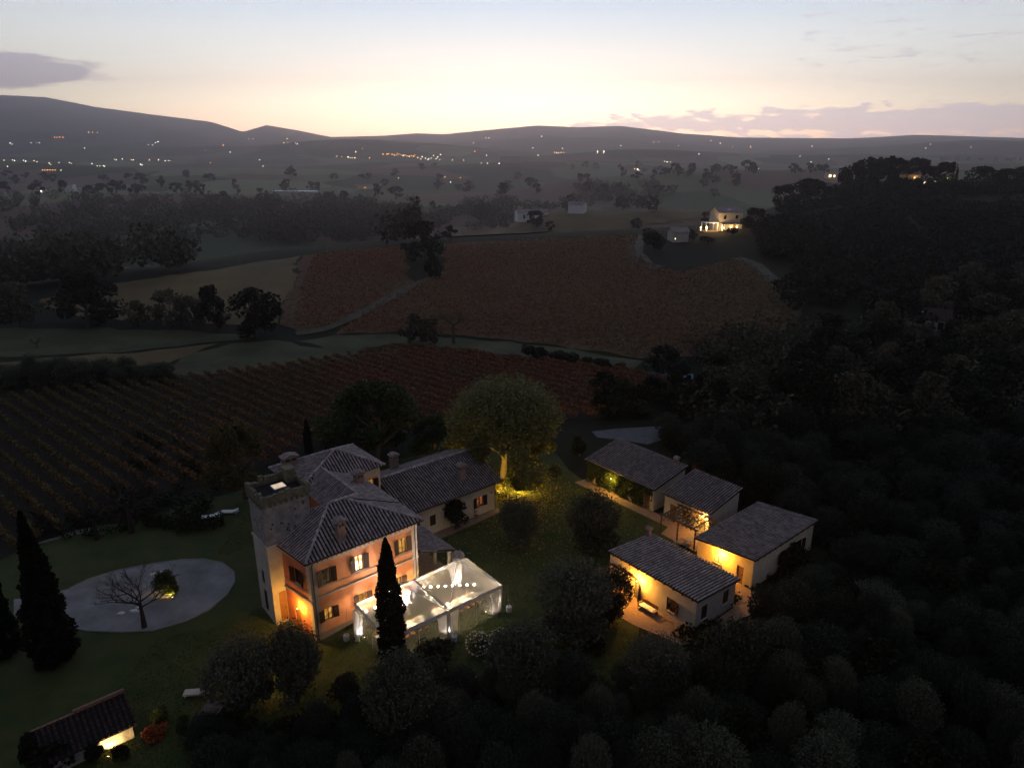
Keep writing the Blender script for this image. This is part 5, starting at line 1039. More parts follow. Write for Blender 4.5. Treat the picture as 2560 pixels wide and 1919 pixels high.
tree_at('bush_dark', 'dark clipped tree by the road, the left of two', 'tree', 1440, 930, 888, 24); tree_at('bush_dark', 'dark clipped tree by the road, the right of two', 'tree', 1474, 926, 888, 28)
for i, (x, y, yt, w, lab) in enumerate([(1035, 1405, 1368, 62, 'leftmost white-flowering shrub, lit by the garden spotlight'), (1080, 1400, 1362, 60, 'middle white-flowering shrub right of the marquee'), (1125, 1392, 1360, 52, 'rightmost white-flowering shrub right of the marquee')]):
    t = tree_at('bush_flower', lab, 'flowering shrub', x, y, yt, w, 'white-flowering shrubs')
    link('blossoms', npmesh('blossoms', *card_cloud(blob_pts(170, RNG, (.46, .46, .5), (0, 0, .52), .9), .05, RNG), 'flower_white'), t)
tree_at('bush_dark', 'low dark brown bush in front of the marquee, right of the cypress', 'shrub', 945, 1432, 1392, 110); tree_at('bush_dark', 'dark bush at the foot of the feathery villa olive', 'shrub', 735, 1500, 1455, 90)
tree_at('bush', 'yellow-green bush above the lit corner of the garden house roof', 'shrub', 1500, 1010, 968, 80); tree_at('bush_dark', 'palm-like dark bush in front of the garden house wall', 'shrub', 1700, 1235, 1170, 90)
tree_at('bush', 'small yellow-green bush right of the lit stone store', 'shrub', 352, 1560, 1522, 56); tree_at('bush', 'pale fluffy bush beside the red flowers', 'shrub', 398, 1590, 1540, 44)
tree_at('bush_red', 'shrub with red leaves near the lit stone store', 'shrub', 335, 1592, 1565, 62); tree_at('bush_red', 'red-leaved climber between ivy house and pergola house', 'climber', 1503, 1032, 995, 34)
tree_at('olive_dark', 'pale leafless-looking shrub on the crest above the right road bend', 'shrub', 1600, 1000, 962, 90)
# the bare tree on the court
def bare_tree(name, label, p, h, w, seed, m='bark_dark', n0=7, lv=4):
    rr = random.Random(seed); b = MB()
    def grow(q, d, L, r, k):
        e = q+d*L*.5+Vector((rr.uniform(-1, 1), rr.uniform(-1, 1), 0))*L*.06; f = q+d*L; b.tube([q, e, f], [r, r*.8, r*.6], 5 if k > 1 else 3, cap=False)
        if k <= 0: return
        for i in range(3 if k > 1 else 4):
            a = Vector((rr.uniform(-1, 1), rr.uniform(-1, 1), rr.uniform(-.25, .75))).normalized(); nd = (d*.95+a*.72).normalized(); grow(q+(f-q)*rr.uniform(.55, 1), nd, L*rr.uniform(.55, .78), r*.55, k-1)
    for i in range(n0): a = i*6.283/n0+rr.uniform(-.3, .3); grow(Vector((0, 0, h*.28+rr.uniform(0, .12)*h)), Vector((math.cos(a)*1.0, math.sin(a)*1.0, rr.uniform(.35, 1.1))).normalized(), w*.25, .05*h/4.5, lv)
    t = thing(name, label, 'tree', p); b.build('crown', m, t); b = MB(); b.tube([(0, 0, -.1), (.03, 0, h*.15), (0, .03, h*.36)], [.16*h/4.5, .12*h/4.5, .08*h/4.5], 8); b.build('trunk', m, t); return t
p = hit(312, 1354); bare_tree('bare_tree', 'leafless spreading tree on the front edge of the gravel court', p, height_to(p, 1205), width_of(p, 190), 4)
p = hit(285, 1150); bare_tree('bare_tree', 'grey leafless tree between the vines and the gravel court', p, height_to(p, 965), width_of(p, 150), 9)
p = hit(210, 1165); bare_tree('bare_tree', 'smaller leafless tree left of the grey one by the vines', p, height_to(p, 1020), width_of(p, 120), 12)
p = hit(980, 742); bare_tree('bare_tree', 'pale leafless tree below the russet hillside', p, height_to(p, 632), width_of(p, 72), 14, 'bark')
p = hit(80, 752); bare_tree('bare_tree', 'small bare tree alone in the pale field', p, height_to(p, 722), width_of(p, 34), 15, lv=3)
p = hit(900, 742)
# tree line between the pale fields and the hill
for (k, x, y, yt, w, lab) in [('pale_mid', 45, 706, 612, 105, 'rounded grey tree at the left end of the tree line above the pale field'), ('oak_mid', 190, 708, 594, 150, 'largest black tree of the line above the pale field'), ('pale_mid', 300, 704, 650, 70, 'small pale tree right of the largest black one'),
        ('pale_mid', 372, 706, 628, 95, 'grey-brown tree in the middle of the tree line'), ('oak_mid', 470, 712, 618, 78, 'dark tree left of the last big one in the tree line'), ('oak_mid', 552, 726, 622, 112, 'big black tree at the right end of the tree line'), ('pale_mid', 425, 708, 640, 60, 'thin pale tree between two dark ones in the line'),
        ('oak_mid', 920, 566, 480, 84, 'round dark tree rising over the hill crest'), ('oak_mid', 938, 602, 552, 40, 'dark bush below the round tree, beside the track'), ('pale_mid', 885, 742, 680, 74, 'pale blurred bush left of the bare tree'), ('pale_mid', 930, 744, 684, 60, 'pale blurred bush right next to the bare tree'),
        ('oak_mid', 1430, 808, 750, 110, 'black bush above the blue tarpaulin'), ('oak_mid', 1548, 822, 768, 80, 'black bush right of the blue tarpaulin'), ('far_dark', 834, 528, 500, 27, 'small dark tree on the crest left of the round one'), ('far_dark', 974, 518, 488, 34, 'dark tree beside the pole on the crest'),
        ('oak_mid', 1345, 452, 424, 36, 'dark round tree near the white farmhouses, the left of two'), ('oak_mid', 1379, 450, 423, 28, 'dark round tree near the white farmhouses, the right of two'), ('oak_mid', 1160, 489, 455, 48, 'dark tree in front of the nearer white farmhouse'), ('oak_mid', 1372, 494, 470, 24, 'small dark tree at the end of the hill crest'),
        ('far_dark', 1190, 500, 478, 30, 'dark bush on the slope below the nearer white farmhouse'), ('far_dark', 903, 442, 426, 15, 'lone tree on the far green field'), ('far_dark', 935, 452, 434, 20, 'low tree beside the lone one on the far green field'), ('pale_mid', 1040, 480, 440, 70, 'pale wispy tree in the hollow before the farmhouses')]:
    tree_at(k, lab, 'tree', x, y, yt, w)
for k in range(9): x = 1150+k*23; tree_at('bush_dark', 'dark bush in the hedge between the two vineyards', 'bush', x, 772+k*3.6, 740+k*5+rt.uniform(-4, 4), 44, 'hedge bushes between the vineyards')
for k in range(6): x = 1000+k*24; tree_at('bush_dark', 'low dark bush on the bank above the near vineyard', 'bush', x, 762+k*4, 752+k*4, 34, 'low bushes above the near vineyard')
for k in range(15):
    x = 6+k*25; tree_at('olive', 'grey olive bush in the strip above the left vine rows', 'olive tree', x, 842-k*1.5+rt.uniform(-12, 8), 785+rt.uniform(-10, 14), rt.uniform(44, 66), 'olive bushes above the left vine rows')
def woods(name, regions, n, hr, wr, m, cards, size, seed):
    rng = np.random.default_rng(seed); rr = random.Random(seed); Vs = []; Fs = []; o = 0
    for i in range(n):
        reg = rr.choice(regions); p = hit(rr.uniform(reg[0], reg[2]), rr.uniform(reg[1], reg[3])); h = rr.uniform(*hr); w = rr.uniform(*wr)
        k = cards; d = rng.normal(size=(k, 3)); d /= np.linalg.norm(d, axis=1)[:, None]; r = rng.uniform(.55, 1, k)**.5
        P = d*r[:, None]*np.array([w/2, w/2, h*.42]); P[:, 2] += h*.56; P *= 1+.18*np.sin(d[:, :1]*4+i)+.12*np.cos(d[:, 1:2]*7-i); P += np.array(p)
        V, F = card_cloud(P, size*rr.uniform(.8, 1.2), rng, .2, 1.3); Vs.append(V); Fs.append(F+o); o += len(V)
    ob = link(name, npmesh(name, np.concatenate(Vs), np.concatenate(Fs), m)); tag(ob, kind='stuff'); return ob
# ridge on the right: pines, dark trees
for (k, x, y, yt, w, lab) in [('umbrella', 1888, crest_y(1888), 331, 45, 'left umbrella pine of the ridge group'), ('umbrella', 1912, crest_y(1912), 328, 59, 'middle umbrella pine of the ridge group'), ('umbrella', 1932, crest_y(1932), 333, 48, 'right umbrella pine of the ridge group'),
        ('oak_mid', 1855, crest_y(1855), 338, 59, 'dark pointed tree left of the umbrella pines'), ('oak_mid', 1830, crest_y(1830), 352, 62, 'lower dark tree at the left end of the ridge group'), ('oak_mid', 1900, crest_y(1900), 358, 81, 'dark tree under the umbrella pines'), ('oak_mid', 1942, crest_y(1942), 360, 67, 'dark tree right below the umbrella pines'), ('umbrella', 1974, crest_y(1974), 334, 48, 'tall pine standing right of the umbrella pines'),
        ('oak_mid', 1998, crest_y(1998), 360, 72, 'dark tree behind the two lit windows'), ('oak_mid', 2032, crest_y(2032), 350, 59, 'dark tree left of the street lamp'), ('cypress_far', 2059, crest_y(2059), 362, 8, 'single cypress on the ridge right of the street lamp'), ('oak_mid', 2118, crest_y(2118), 360, 86, 'dark flat-topped tree behind the ridge barn'), ('oak_mid', 2175, crest_y(2175), 366, 102, 'dark tree at the right end of the ridge'),
        ('oak_mid', 2215, crest_y(2215), 360, 81, 'dark tree cut by the right picture edge on the ridge'), ('oak_mid', 1745, 446, 388, 100, 'rounded dark tree on the shoulder of the ridge'), ('oak_mid', 1700, 452, 400, 60, 'dark tree at the left foot of the ridge shoulder'), ('oak_mid', 1790, 425, 395, 44, 'small dark tree below the far lit farmhouse')]:
    tree_at(k, lab, 'tree', x, y, yt, w)
woods('hillside_woods', [(x, crest_y(x+20)+1, x+40, crest_y(x+20)+7) for x in range(1790, 2240, 40)], 150, (3.5, 6.5), (6, 11), 'leaf_dark', 260, .7, 51)
tree_at('oak_mid', 'dark tree hiding the lower half of the ochre ridge house', 'tree', 1948, crest_y(1948)+5, 386, 44); tree_at('oak_mid', 'dark tree between the ochre ridge house and the lit windows', 'tree', 1974, crest_y(1974)+5, 384, 34)
tree_at('bush_dark', 'dark shrubs before the small stone shed on the crest', 'shrub', 1415, 540, 488, 60); tree_at('oak_mid', 'dark tree behind the lit farmhouse, left side', 'tree', 1528, 484, 458, 34); tree_at('bush_dark', 'dark bush in front of the lit farmhouse porch', 'shrub', 1584, 508, 488, 34); tree_at('bush_dark', 'dark bush below the white canopy of the lit farmhouse', 'shrub', 1530, 524, 508, 50); tree_at('oak_mid', 'bushy dark tree between stone shed and lit farmhouse', 'tree', 1490, 520, 496, 34)
tree_at('oak_mid', 'dark tree right of the lit farmhouse', 'tree', 1622, 498, 450, 62); tree_at('oak_mid', 'second dark tree right of the lit farmhouse', 'tree', 1655, 520, 470, 70)
tree_at('cypress_far', 'slim dark cypress in front of the lit farmhouse', 'cypress', 1592, 492, 462, 9)
def scatter(n, region, keys, label, cat, group, hr, wr, seed, avoid=lambda x, y: False, mind=.48):
    rr = random.Random(seed); done = []; tries = 0
    while len(done) < n and tries < n*40:
        tries += 1; dx, dy = region(rr); p = hit(dx, dy)
        if avoid(p.x, p.y): continue
        h = rr.uniform(*hr); w = rr.uniform(*wr)
        if any((p.x-a)**2+(p.y-b)**2 < (mind*(w+c)*.5*1.3)**2 for a, b, c in done): continue
        done.append((p.x, p.y, w)); plant(rr.choice(keys), label, cat, p, h, w, group)
def loc(x, y): x, y = x-A0[0], y-A0[1]; return x*math.cos(TH)+y*math.sin(TH), -x*math.sin(TH)+y*math.cos(TH)
def builtup(x, y):
    u, v = loc(x, y)
    return (21 < u < 50 and -24.5 < v < 9) or (-9 < u < 30 and -10 < v < 24) or (-1.5 < (x+20)/9 < .1 and y < 45 and False)
# unlit olive grove around the lower right
scatter(60, lambda r: (r.uniform(760, 1500), r.uniform(1500, 1720)), ['olive_dark', 'olive_dark', 'olive'], 'dark olive tree on the unlit bank along the bottom of the picture', 'olive tree', 'olives on the bank below the marquees', (1.6, 4.2), (1.9, 4.4), 21, lambda x, y: y > 47.2 or builtup(x, y))
scatter(34, lambda r: (r.uniform(440, 800), r.uniform(1600, 1740)), ['olive_dark'], 'low dark olive below the garden steps', 'olive tree', 'olives right of the garden steps', (1.3, 3.2), (1.5, 3.4), 22, builtup)
scatter(105, lambda r: (r.uniform(1480, 2240), r.uniform(1240, 1720)), ['olive_dark', 'olive_dark', 'olive', 'oak_mid'], 'dark tree in the unlit grove right of the cottages', 'olive tree', 'olive grove right of the cottages', (1.9, 4.6), (2.3, 5.4), 23, builtup)
scatter(90, lambda r: (r.uniform(1520, 2240), r.uniform(925, 1240)), ['olive_dark', 'olive_dark', 'oak_mid'], 'dark tree on the slope behind the garden house', 'tree', 'trees behind the garden house', (2.2, 5.2), (2.8, 6.4), 24, lambda x, y: builtup(x, y))
scatter(70, lambda r: (lambda x: (x, r.uniform(max(640, 980-(x-1480)*.55), 935)))(r.uniform(1560, 2260)), ['oak_mid', 'pale_mid'], 'large dark tree on the wooded right-hand hillside', 'tree', 'trees on the lower right-hand hillside', (6, 10), (7, 11), 25, mind=.5)
scatter(24, lambda r: (r.uniform(1290, 1560), r.uniform(845, 905)), ['oak_mid', 'bush_dark'], 'dark bush in the scrub behind the road', 'bush', 'scrub behind the road', (2.5, 5), (3.5, 6), 26)
scatter(12, lambda r: (r.uniform(1440, 1640), r.uniform(935, 1000)), ['olive_dark'], 'grey olive between the road and the outbuildings', 'olive tree', 'olives between road and outbuildings', (3, 4.2), (3.5, 5), 27, builtup)
scatter(26, lambda r: (r.uniform(0, 480), r.uniform(380, 425)), ['far_dark'], 'dark tree in the hedgerows of the left plain', 'tree', 'trees of the left plain', (10, 16), (12, 22), 28)
scatter(70, lambda r: (r.uniform(480, 1650), r.uniform(362, 440)), ['far', 'far_dark'], 'tree in the hazy hedgerows of the middle plain', 'tree', 'trees of the middle plain', (9, 15), (11, 20), 29)
scatter(20, lambda r: (r.uniform(1330, 1780), r.uniform(366, 376)), ['far_dark'], 'tree silhouetted on the far right rise', 'tree', 'trees along the far right rise', (8, 13), (10, 16), 30)
scatter(14, lambda r: (r.uniform(2030, 2212), r.uniform(346, 352)), ['far'], 'hazy tree behind the ridge', 'tree', 'hazy trees behind the ridge', (8, 13), (10, 16), 31)
# ground-hugging cover between things (stuff)
woods('valley_woods', [(-80, 430, 420, 590), (150, 440, 820, 520), (380, 440, 900, 500), (560, 460, 900, 530), (-60, 560, 240, 620)], 620, (8, 14), (9, 15), 'leaf_wood', 190, 1.15, 41)
woods('valley_woods', [(820, 455, 1100, 500), (980, 440, 1420, 462), (1240, 405, 1420, 440)], 150, (6, 11), (9, 15), 'leaf_wood_far', 170, 1.2, 42)
woods('hillside_woods', [(1690, 448, 2240, 520), (1690, 440, 2240, 500), (1680, 500, 2240, 600), (1660, 480, 1800, 560), (1700, 520, 2260, 680), (1780, 600, 2270, 760)], 430, (2.2, 4.6), (5, 10), 'leaf_dark', 230, .7, 43)
woods('undergrowth', [(760, 1480, 1400, 1680), (1450, 1240, 2240, 1680), (440, 1560, 760, 1680), (1560, 940, 2240, 1240)], 700, (.3, .9), (1.2, 2.6), 'leaf_dark', 90, .22, 44)
woods('hillside_woods', [(1500, 720, 2240, 950)], 160, (3, 6), (5, 9), 'leaf_wood', 200, .5, 45)
woods('undergrowth', [(240, 1100, 470, 1150), (250, 950, 470, 1090), (60, 1120, 230, 1160)], 90, (.5, 1.6), (1.4, 3.2), 'leaf_dark', 110, .2, 46)
# ivy over the long garden wall
def ivy():
    rng = np.random.default_rng(8); n = 15000; s = rng.uniform(-4.0, 6.7, n); z = rng.uniform(0, 1, n)**.7*2.75; keep = ~((np.abs(s+3.4) < .55) & (z < 2.1)) & (np.sin(s*2.1)+np.sin(s*5.3+1)*.5+z*.9+rng.uniform(-.8, .8, n) > -.2)
    s, z = s[keep], z[keep]; e = rng.uniform(.02, .30, len(s))*(1+.5*np.sin(s*3+z*2)); P = np.array([lw(41.28-a, b, c) for a, b, c in zip(e, s, z)]); V, F = card_cloud(P, .15, rng, 0, 1.2)
    o = link('ivy', npmesh('ivy', V, F, 'leaf_ivy')); tag(o, 'dense ivy covering the garden wall around the lit lantern', 'ivy')
    n = 2600; P = []
    for i in range(1100): k = rng.integers(0, 8); P.append(lw(38.1+rng.uniform(0, 3.2), -12.6+4.6*(k+.5)/8+rng.normal()*.10, 2.5-abs(rng.normal())*.32))
    V, F = card_cloud(np.array(P), .12, rng, -.3, 1.6); o = link('vine', npmesh('vine', V, F, 'leaf_autumn')); tag(o, 'ragged vine trailing from the rafters of the dark pergola', 'vine')
    P = [lw(40.9+rng.normal()*.2, -13.1+rng.normal()*.35, .2+rng.random()*2.0) for _ in range(900)]; V, F = card_cloud(np.array(P), .16, rng, 0, 1.4); o = link('vine', npmesh('vine', V, F, 'leaf_ivy')); tag(o, 'yellow-lit leaves at the right post of the pergola', 'vine')
ivy()
# fallen leaves round the poplar
rng = np.random.default_rng(9); a = rng.uniform(0, 6.28, 5200); q = np.abs(rng.normal(size=5200))*7.5; P = np.stack([-.3+q*np.cos(a)+1.5, 81+q*np.sin(a)*1.15-4, np.full(5200, .05)+rng.uniform(0, .03, 5200)], 1)
ok = np.array([not (13.5 < loc(x, y)[0] < 28.5 and 7.6 < loc(x, y)[1] < 19.5) and not loc(x, y)[0] > 39 and not (-.2 < ((x+10.31)*.782+(y-49.15)*.623) < 12.4 and -.2 < ((y-49.15)*.730-(x+10.31)*.683) < 6.3) for x, y, _ in P]); P = P[ok]
V, F = card_cloud(P, .13, rng, 3.0, 1.2); tag(link('fallen_leaves', npmesh('fallen_leaves', V, F, 'leaf_litter')), kind='stuff')
# short grass blades on the lit lawn
rng = np.random.default_rng(10); n = 90000; X_ = rng.uniform(-32, 16, n); Y_ = rng.uniform(38, 92, n); U = (X_-A0[0])*math.cos(TH)+(Y_-A0[1])*math.sin(TH); W_ = -(X_-A0[0])*math.sin(TH)+(Y_-A0[1])*math.cos(TH)
ok = ~((U > -2.2) & (U < 15) & (W_ > .1) & (W_ < 19)) & ~((U > 14) & (U < 27.5) & (W_ > 6.8) & (W_ < 19)) & ~((U > 22.2) & (W_ < -10) & (W_ > -24)) & ~((U > 39.4)) & ~(((X_+35)/11.5)**2+((Y_-60)/7)**2 < 1) & (np.hypot(X_+10, Y_-64) < 40); X_, Y_ = X_[ok], Y_[ok]
h = rng.uniform(.04, .12, len(X_)); t = rng.uniform(0, 6.28, len(X_)); zz = TZ(X_, Y_)+.02; dx, dy = np.cos(t)*.05, np.sin(t)*.05
V = np.stack([np.stack([X_-dx, Y_-dy, zz], 1), np.stack([X_+dx, Y_+dy, zz], 1), np.stack([X_+dy*.6, Y_-dx*.6, zz+h], 1)], 1).reshape(-1, 3); tag(link('grass', npmesh('grass', V, np.arange(len(V)).reshape(-1, 3), 'leaf_bush')), kind='stuff')
# ------------------------------------------------------------------ vineyards
VP = [un(*p) for p in [(-260, 905), (-20, 862), (100, 846), (330, 822), (480, 806), (640, 786), (780, 765), (850, 752), (990, 760), (1150, 782), (1370, 805), (1500, 826), (1480, 850), (1290, 905), (1180, 905), (960, 930), (700, 960), (560, 1010), (470, 1035), (300, 1075), (220, 1120), (60, 1180), (-60, 1240), (-400, 1240)]]
VP2 = [(p.x, p.y) for p in VP]
drape('soil', [(p.x, p.y) for p in VP], 'soil', .05, 4)
def vine_rows():
    d = Vector((math.cos(R(-40)), math.sin(R(-40)))); n = Vector((-d.y, d.x)); Q = [(Vector(p).dot(d), Vector(p).dot(n)) for p in VP2]; s = min(q[1] for q in Q)+1; rng = np.random.default_rng(17); k = 0; top = max(q[1] for q in Q)
    while s < top:
        hits = sorted(a+(e-a)*(s-b)/(f-b) for (a, b), (e, f) in zip(Q, Q[1:]+Q[:1]) if (b-s)*(f-s) < 0)
        for t0, t1 in zip(hits[::2], hits[1::2]):
            L = t1-t0
            if L < 13: continue
            t0 += rng.uniform(.3, 1.6); m = int(L*85); t = rng.uniform(t0, t1, m); gap = np.sin(t*1.31+k*2.1)+np.sin(t*.37+k)+rng.uniform(-.9, .9, m) > -1.95; t = t[gap]
            side = rng.normal(size=len(t))*.20*(1+.14*np.sin(t*2.2+k)); z = rng.beta(2.2, 1.6, len(t))*1.15*(1+.07*np.sin(t*1.7+k*3)+.06*np.sin(t*.31+k))+.35; x = d.x*t+n.x*(s+side+.10*np.sin(t*.13+k)); y = d.y*t+n.y*(s+side); z = z+TZ(x, y)
            V, F = card_cloud(np.stack([x, y, z], 1), .22, rng, 0, 1.2); o = link('vine_row', npmesh('vine_row', V, F, 'vine_leaves'))
            mx = (d.x*(t0+t1)/2+n.x*s); lab = 'green-brown vine row at the left, running down towards the gravel court' if mx < -68 else ('vine row in the middle of the vineyard, turning from green to brown' if mx < -38 else 'russet vine row in the reddish part of the vineyard behind the villa')
            tag(o, lab, 'vine row', 'vine rows of the near vineyard'); k += 1
        s += 2.3
vine_rows()
def hill_rows():
    rng = np.random.default_rng(19); polys = [hpts([(680, 552), (880, 534), (884, 600), (820, 650), (720, 705), (655, 716), (636, 690), (650, 630)]), hpts([(960, 532), (1380, 510), (1368, 542), (1400, 574), (1470, 590), (1600, 562), (1730, 655), (1690, 718), (1500, 765), (1380, 772), (1200, 742), (1000, 722), (850, 716), (730, 720), (832, 653), (960, 594)])]
    Vs, Fs, o = [], [], 0
    for pi, P in enumerate(polys):
        ang = R(-14) if pi else R(20); d = Vector((math.cos(ang), math.sin(ang))); n = Vector((-d.y, d.x)); Q = [(Vector(p[:2]).dot(d), Vector(p[:2]).dot(n)) for p in P]; s = min(q[1] for q in Q)+1; top = max(q[1] for q in Q)
        while s < top:
            hits = sorted(a+(e-a)*(s-b)/(f-b) for (a, b), (e, f) in zip(Q, Q[1:]+Q[:1]) if (b-s)*(f-s) < 0)
            for t0, t1 in zip(hits[::2], hits[1::2]):
                m = int((t1-t0)*15)
                if m < 5: continue
                t = rng.uniform(t0, t1, m); sd = rng.normal(size=m)*.2; x = d.x*t+n.x*(s+sd); y = d.y*t+n.y*(s+sd); z = TZ(x, y)+.3+rng.random(m)*1.0
                V, F = card_cloud(np.stack([x, y, z], 1), .30, rng, 0, 1.3); Vs.append(V); Fs.append(F+o); o += len(V)
            s += 2.9
    tag(link('hill_vines', npmesh('hill_vines', np.concatenate(Vs), np.concatenate(Fs), 'vine_hill')), kind='stuff')
hill_rows()
# ------------------------------------------------------------------ small structures of the garden
mat('tile_old', (.042, .022, .018), .9, scale=2, col2=(.020, .014, .012), island=.4)
def stone_store():
    # low store at the bottom left with a lit side wall
    
    p0 = un(96, 1684, 0).xy; p1 = un(291, 1592, 0).xy; d = (p1-p0).normalized(); ang = math.atan2(d.y, d.x); t = thing('stone_store', 'low stone store with a dark tiled roof, its side wall lit gold from the ground', 'shed', (p0.x, p0.y, 0), ang); L = (p1-p0).length
    b = MB(); wall(b, (0, 0), (L, 0), -.2, 1.3); wall(b, (L, 0), (L, 2.6), -.2, 1.3, top=lambda s: 1.3+s*.3); wall(b, (L, 2.6), (0, 2.6), -.2, 2.05); wall(b, (0, 2.6), (0, 0), -.2, 1.3, top=lambda s: 1.3+(2.6-s)*.3); b.build('wall', 'stone', t)
    P = [(-.3, -.3, 1.3), (L+.25, -.3, 1.3), (L+.25, 2.8, 2.2), (-.3, 2.8, 2.2)]; roof(t, [(P, (0, -1))], [], m='tile_old', pitch=.36)
    b = MB(); b.box(L*.45, L+.25, 2.6, 2.8, 2.21, 2.5); b.box(-.3, L*.449, 2.62, 2.78, 2.21, 2.3); b.build('parapet', 'brick', t)
    q = p0+d*(L*.66)+Vector((d.y, -d.x))*.9; w = p0+d*(L*.80); flood('spotlight', 'golden spotlight on the ground below the lit wall of the stone store', (q.x, q.y, .02), (w.x, w.y, .9), 620, (1, .62, .22), spot=R(120), glass='flood_glass_yellow')
stone_store()
for x, y, yt, w, lab in ((120, 1668, 1610, 110, 'dark shrub against the unlit left part of the stone store'), (205, 1640, 1600, 60, 'dark shrub left of the gold-lit wall patch'), (262, 1640, 1612, 50, 'low shrub in front of the gold-lit wall patch'), (75, 1650, 1575, 70, 'dark shrub at the far left end of the stone store')): tree_at('bush_dark', lab, 'shrub', x, y, yt, w)
def steps():
    p = un(470, 1515, 0); q = un(455, 1580, -1.5); t = thing('garden_steps', 'stone garden steps going down below the pale lounger', 'steps', (p.x, p.y, .02), R(-8)); b = MB()
    for k in range(9): b.box(-.75, .75, -.42*(k+1), -.42*k-.012, .001-.012*k, .14-.012*k)
    b.build('treads', 'steps_stone', t); b = MB(); b.box(.76, .95, -3.8, .1, -.1, .34); b.build('side_wall', 'steps_stone', t)
steps()
p = hit(374, 1290); flood('spotlight', 'bright spotlight beneath the round shrub on the gravel court', (p.x+.1, p.y-.3, .05), hit(358, 1283)+Vector((0, 0, 1.0)), 700, (1, .66, .16), spot=R(120), glass='flood_glass_yellow')
p = hit(1025, 1402); flood('spotlight', 'spotlight among the white-flowering shrubs right of the marquee', (p.x-.3, p.y-.5, .25), (p.x+.3, p.y+.5, 1.0), 260, (1, .72, .22), spot=R(140), glass='flood_glass_yellow')
flood('uplight', 'yellow uplight at the foot of the huge poplar', (-1.6, 80.6, .02), (-1.2, 85.0, 3.4), 1500, (1, .64, .08), spot=R(125), glass='flood_glass_yellow')
def globe(p, lab, power, col):
    t = thing('garden_light', lab, 'garden light', p); b = MB(); b.lathe((0, 0, 0), [(.03, 0), (.03, .88)], 6); b.build('stem', 'metal_dark', t); b = MB(); b.lathe((0, 0, .88), [(.02, 0), (.05, .03), (.05, .08), (.02, .11)], 9); b.build('globe', 'bulb_warm', t, True); lamp(t, (0, 0, .96), power, col, .12)
globe((1.2, 81.2, .02), 'low yellow garden light on the leaf-strewn grass in front of the huge poplar', 1300, (1, .62, .08)); globe((-4.3, 82.2, .02), 'low yellow garden light between the annex gable and the huge poplar', 900, (1, .62, .08))
p = hit(592, 1480); globe(p+Vector((0, -.3, .02)), 'added low yellow light brightening the two olives in front of the villa entrance', 60, (1, .68, .2))  # added light for the yellow-lit leaves, no lamp stands between these olives
def rocks(): 
    rr = random.Random(2)
    for i, (x, y, s) in enumerate([(290, 1320, .5), (262, 1325, .4), (330, 1240, .35), (352, 1236, .4), (300, 1312, .35)]):
        p = hit(x, y); b = MB(); n = 9; b.add([(s*rr.uniform(.8, 1.3)*math.cos(6.283*k/n), s*.6*rr.uniform(.8, 1.2)*math.sin(6.283*k/n), 0) for k in range(n)]+[(s*.7*rr.uniform(.8, 1.2)*math.cos(6.283*k/n), s*.4*rr.uniform(.8, 1.2)*math.sin(6.283*k/n), s*.35*rr.uniform(.7, 1.3)) for k in range(n)], [tuple(range(n, 2*n))]+[(k, (k+1) % n, (k+1) % n+n, k+n) for k in range(n)])
        o = b.build('boulder', 'concrete_white'); o.location = p; tag(o, ['largest pale boulder under the bare tree', 'pale boulder left of the largest one', 'pale boulder behind the bare tree', 'pale boulder left of the lit shrub', 'pale boulder just right of the largest one'][i], 'boulder', 'pale boulders on the gravel court')
rocks()
def tarp():
    p = hit(1450, 815); b = MB(); n = 10; b.add([(-4+8*i/n, y, .35+.25*math.sin(i*1.3+y)) for y in (-1.4, 0, 1.4) for i in range(n+1)], [(r*(n+1)+i, r*(n+1)+i+1, (r+1)*(n+1)+i+1, (r+1)*(n+1)+i) for r in range(2) for i in range(n)]); b.add([(-4+8*i/n, y, 0) for y in (-1.5, 1.5) for i in range(n+1)], [])
    mat('tarp_blue', (.10, .20, .30), .6, var=.15, scale=1); o = b.build('tarpaulin', 'tarp_blue'); o.location = p; o.rotation_euler = (0, 0, -.25); tag(o, 'blue-grey tarpaulin lying at the upper right corner of the vineyard', 'tarpaulin')
tarp()
def pole(x, y, yt, lab): p = hit(x, y); h = height_to(p, yt); b = MB(); b.tube([(0, 0, -.3), (0, 0, h)], [.14, .10], 7); t = thing('utility_pole', lab, 'pole', p); b.build('shaft', 'wood_grey', t); b = MB(); b.box(-.5, .5, -.05, .05, h-.5, h-.4); b.build('crossarm', 'wood_grey', t); return t
pole(964, 518, 488, 'tall grey pole on the hill crest beside the round tree'); pole(519, 570, 545, 'short grey pole at the left part of the hill crest'); pole(706, 545, 511, 'thin pole on the crest with reddish bushes beside it'); pole(1546, 470, 436, 'tall pole behind the lit farmhouse')
def wire(lab, pts, sag=1.2):
    P = [Vector(p) for p in pts]; b = MB(); q = []
    for a, c in zip(P, P[1:]):
        for i in range(13): f = i/12; w = a.lerp(c, f); w.z -= sag*4*f*(1-f); q.append(w)
    b.tube(q, .012, 4); tag(b.build('power_line', 'metal_dark'), lab, 'cable')
wire('thin cable crossing low over the near vineyard', [(-62, 82, 7), (-31, 93.5, 7.5), (-10, 104, 8)]); wire('thin cable running over the scrub behind the road', [(8, 118, 6), (26, 122, 7), (48, 132, 9)])
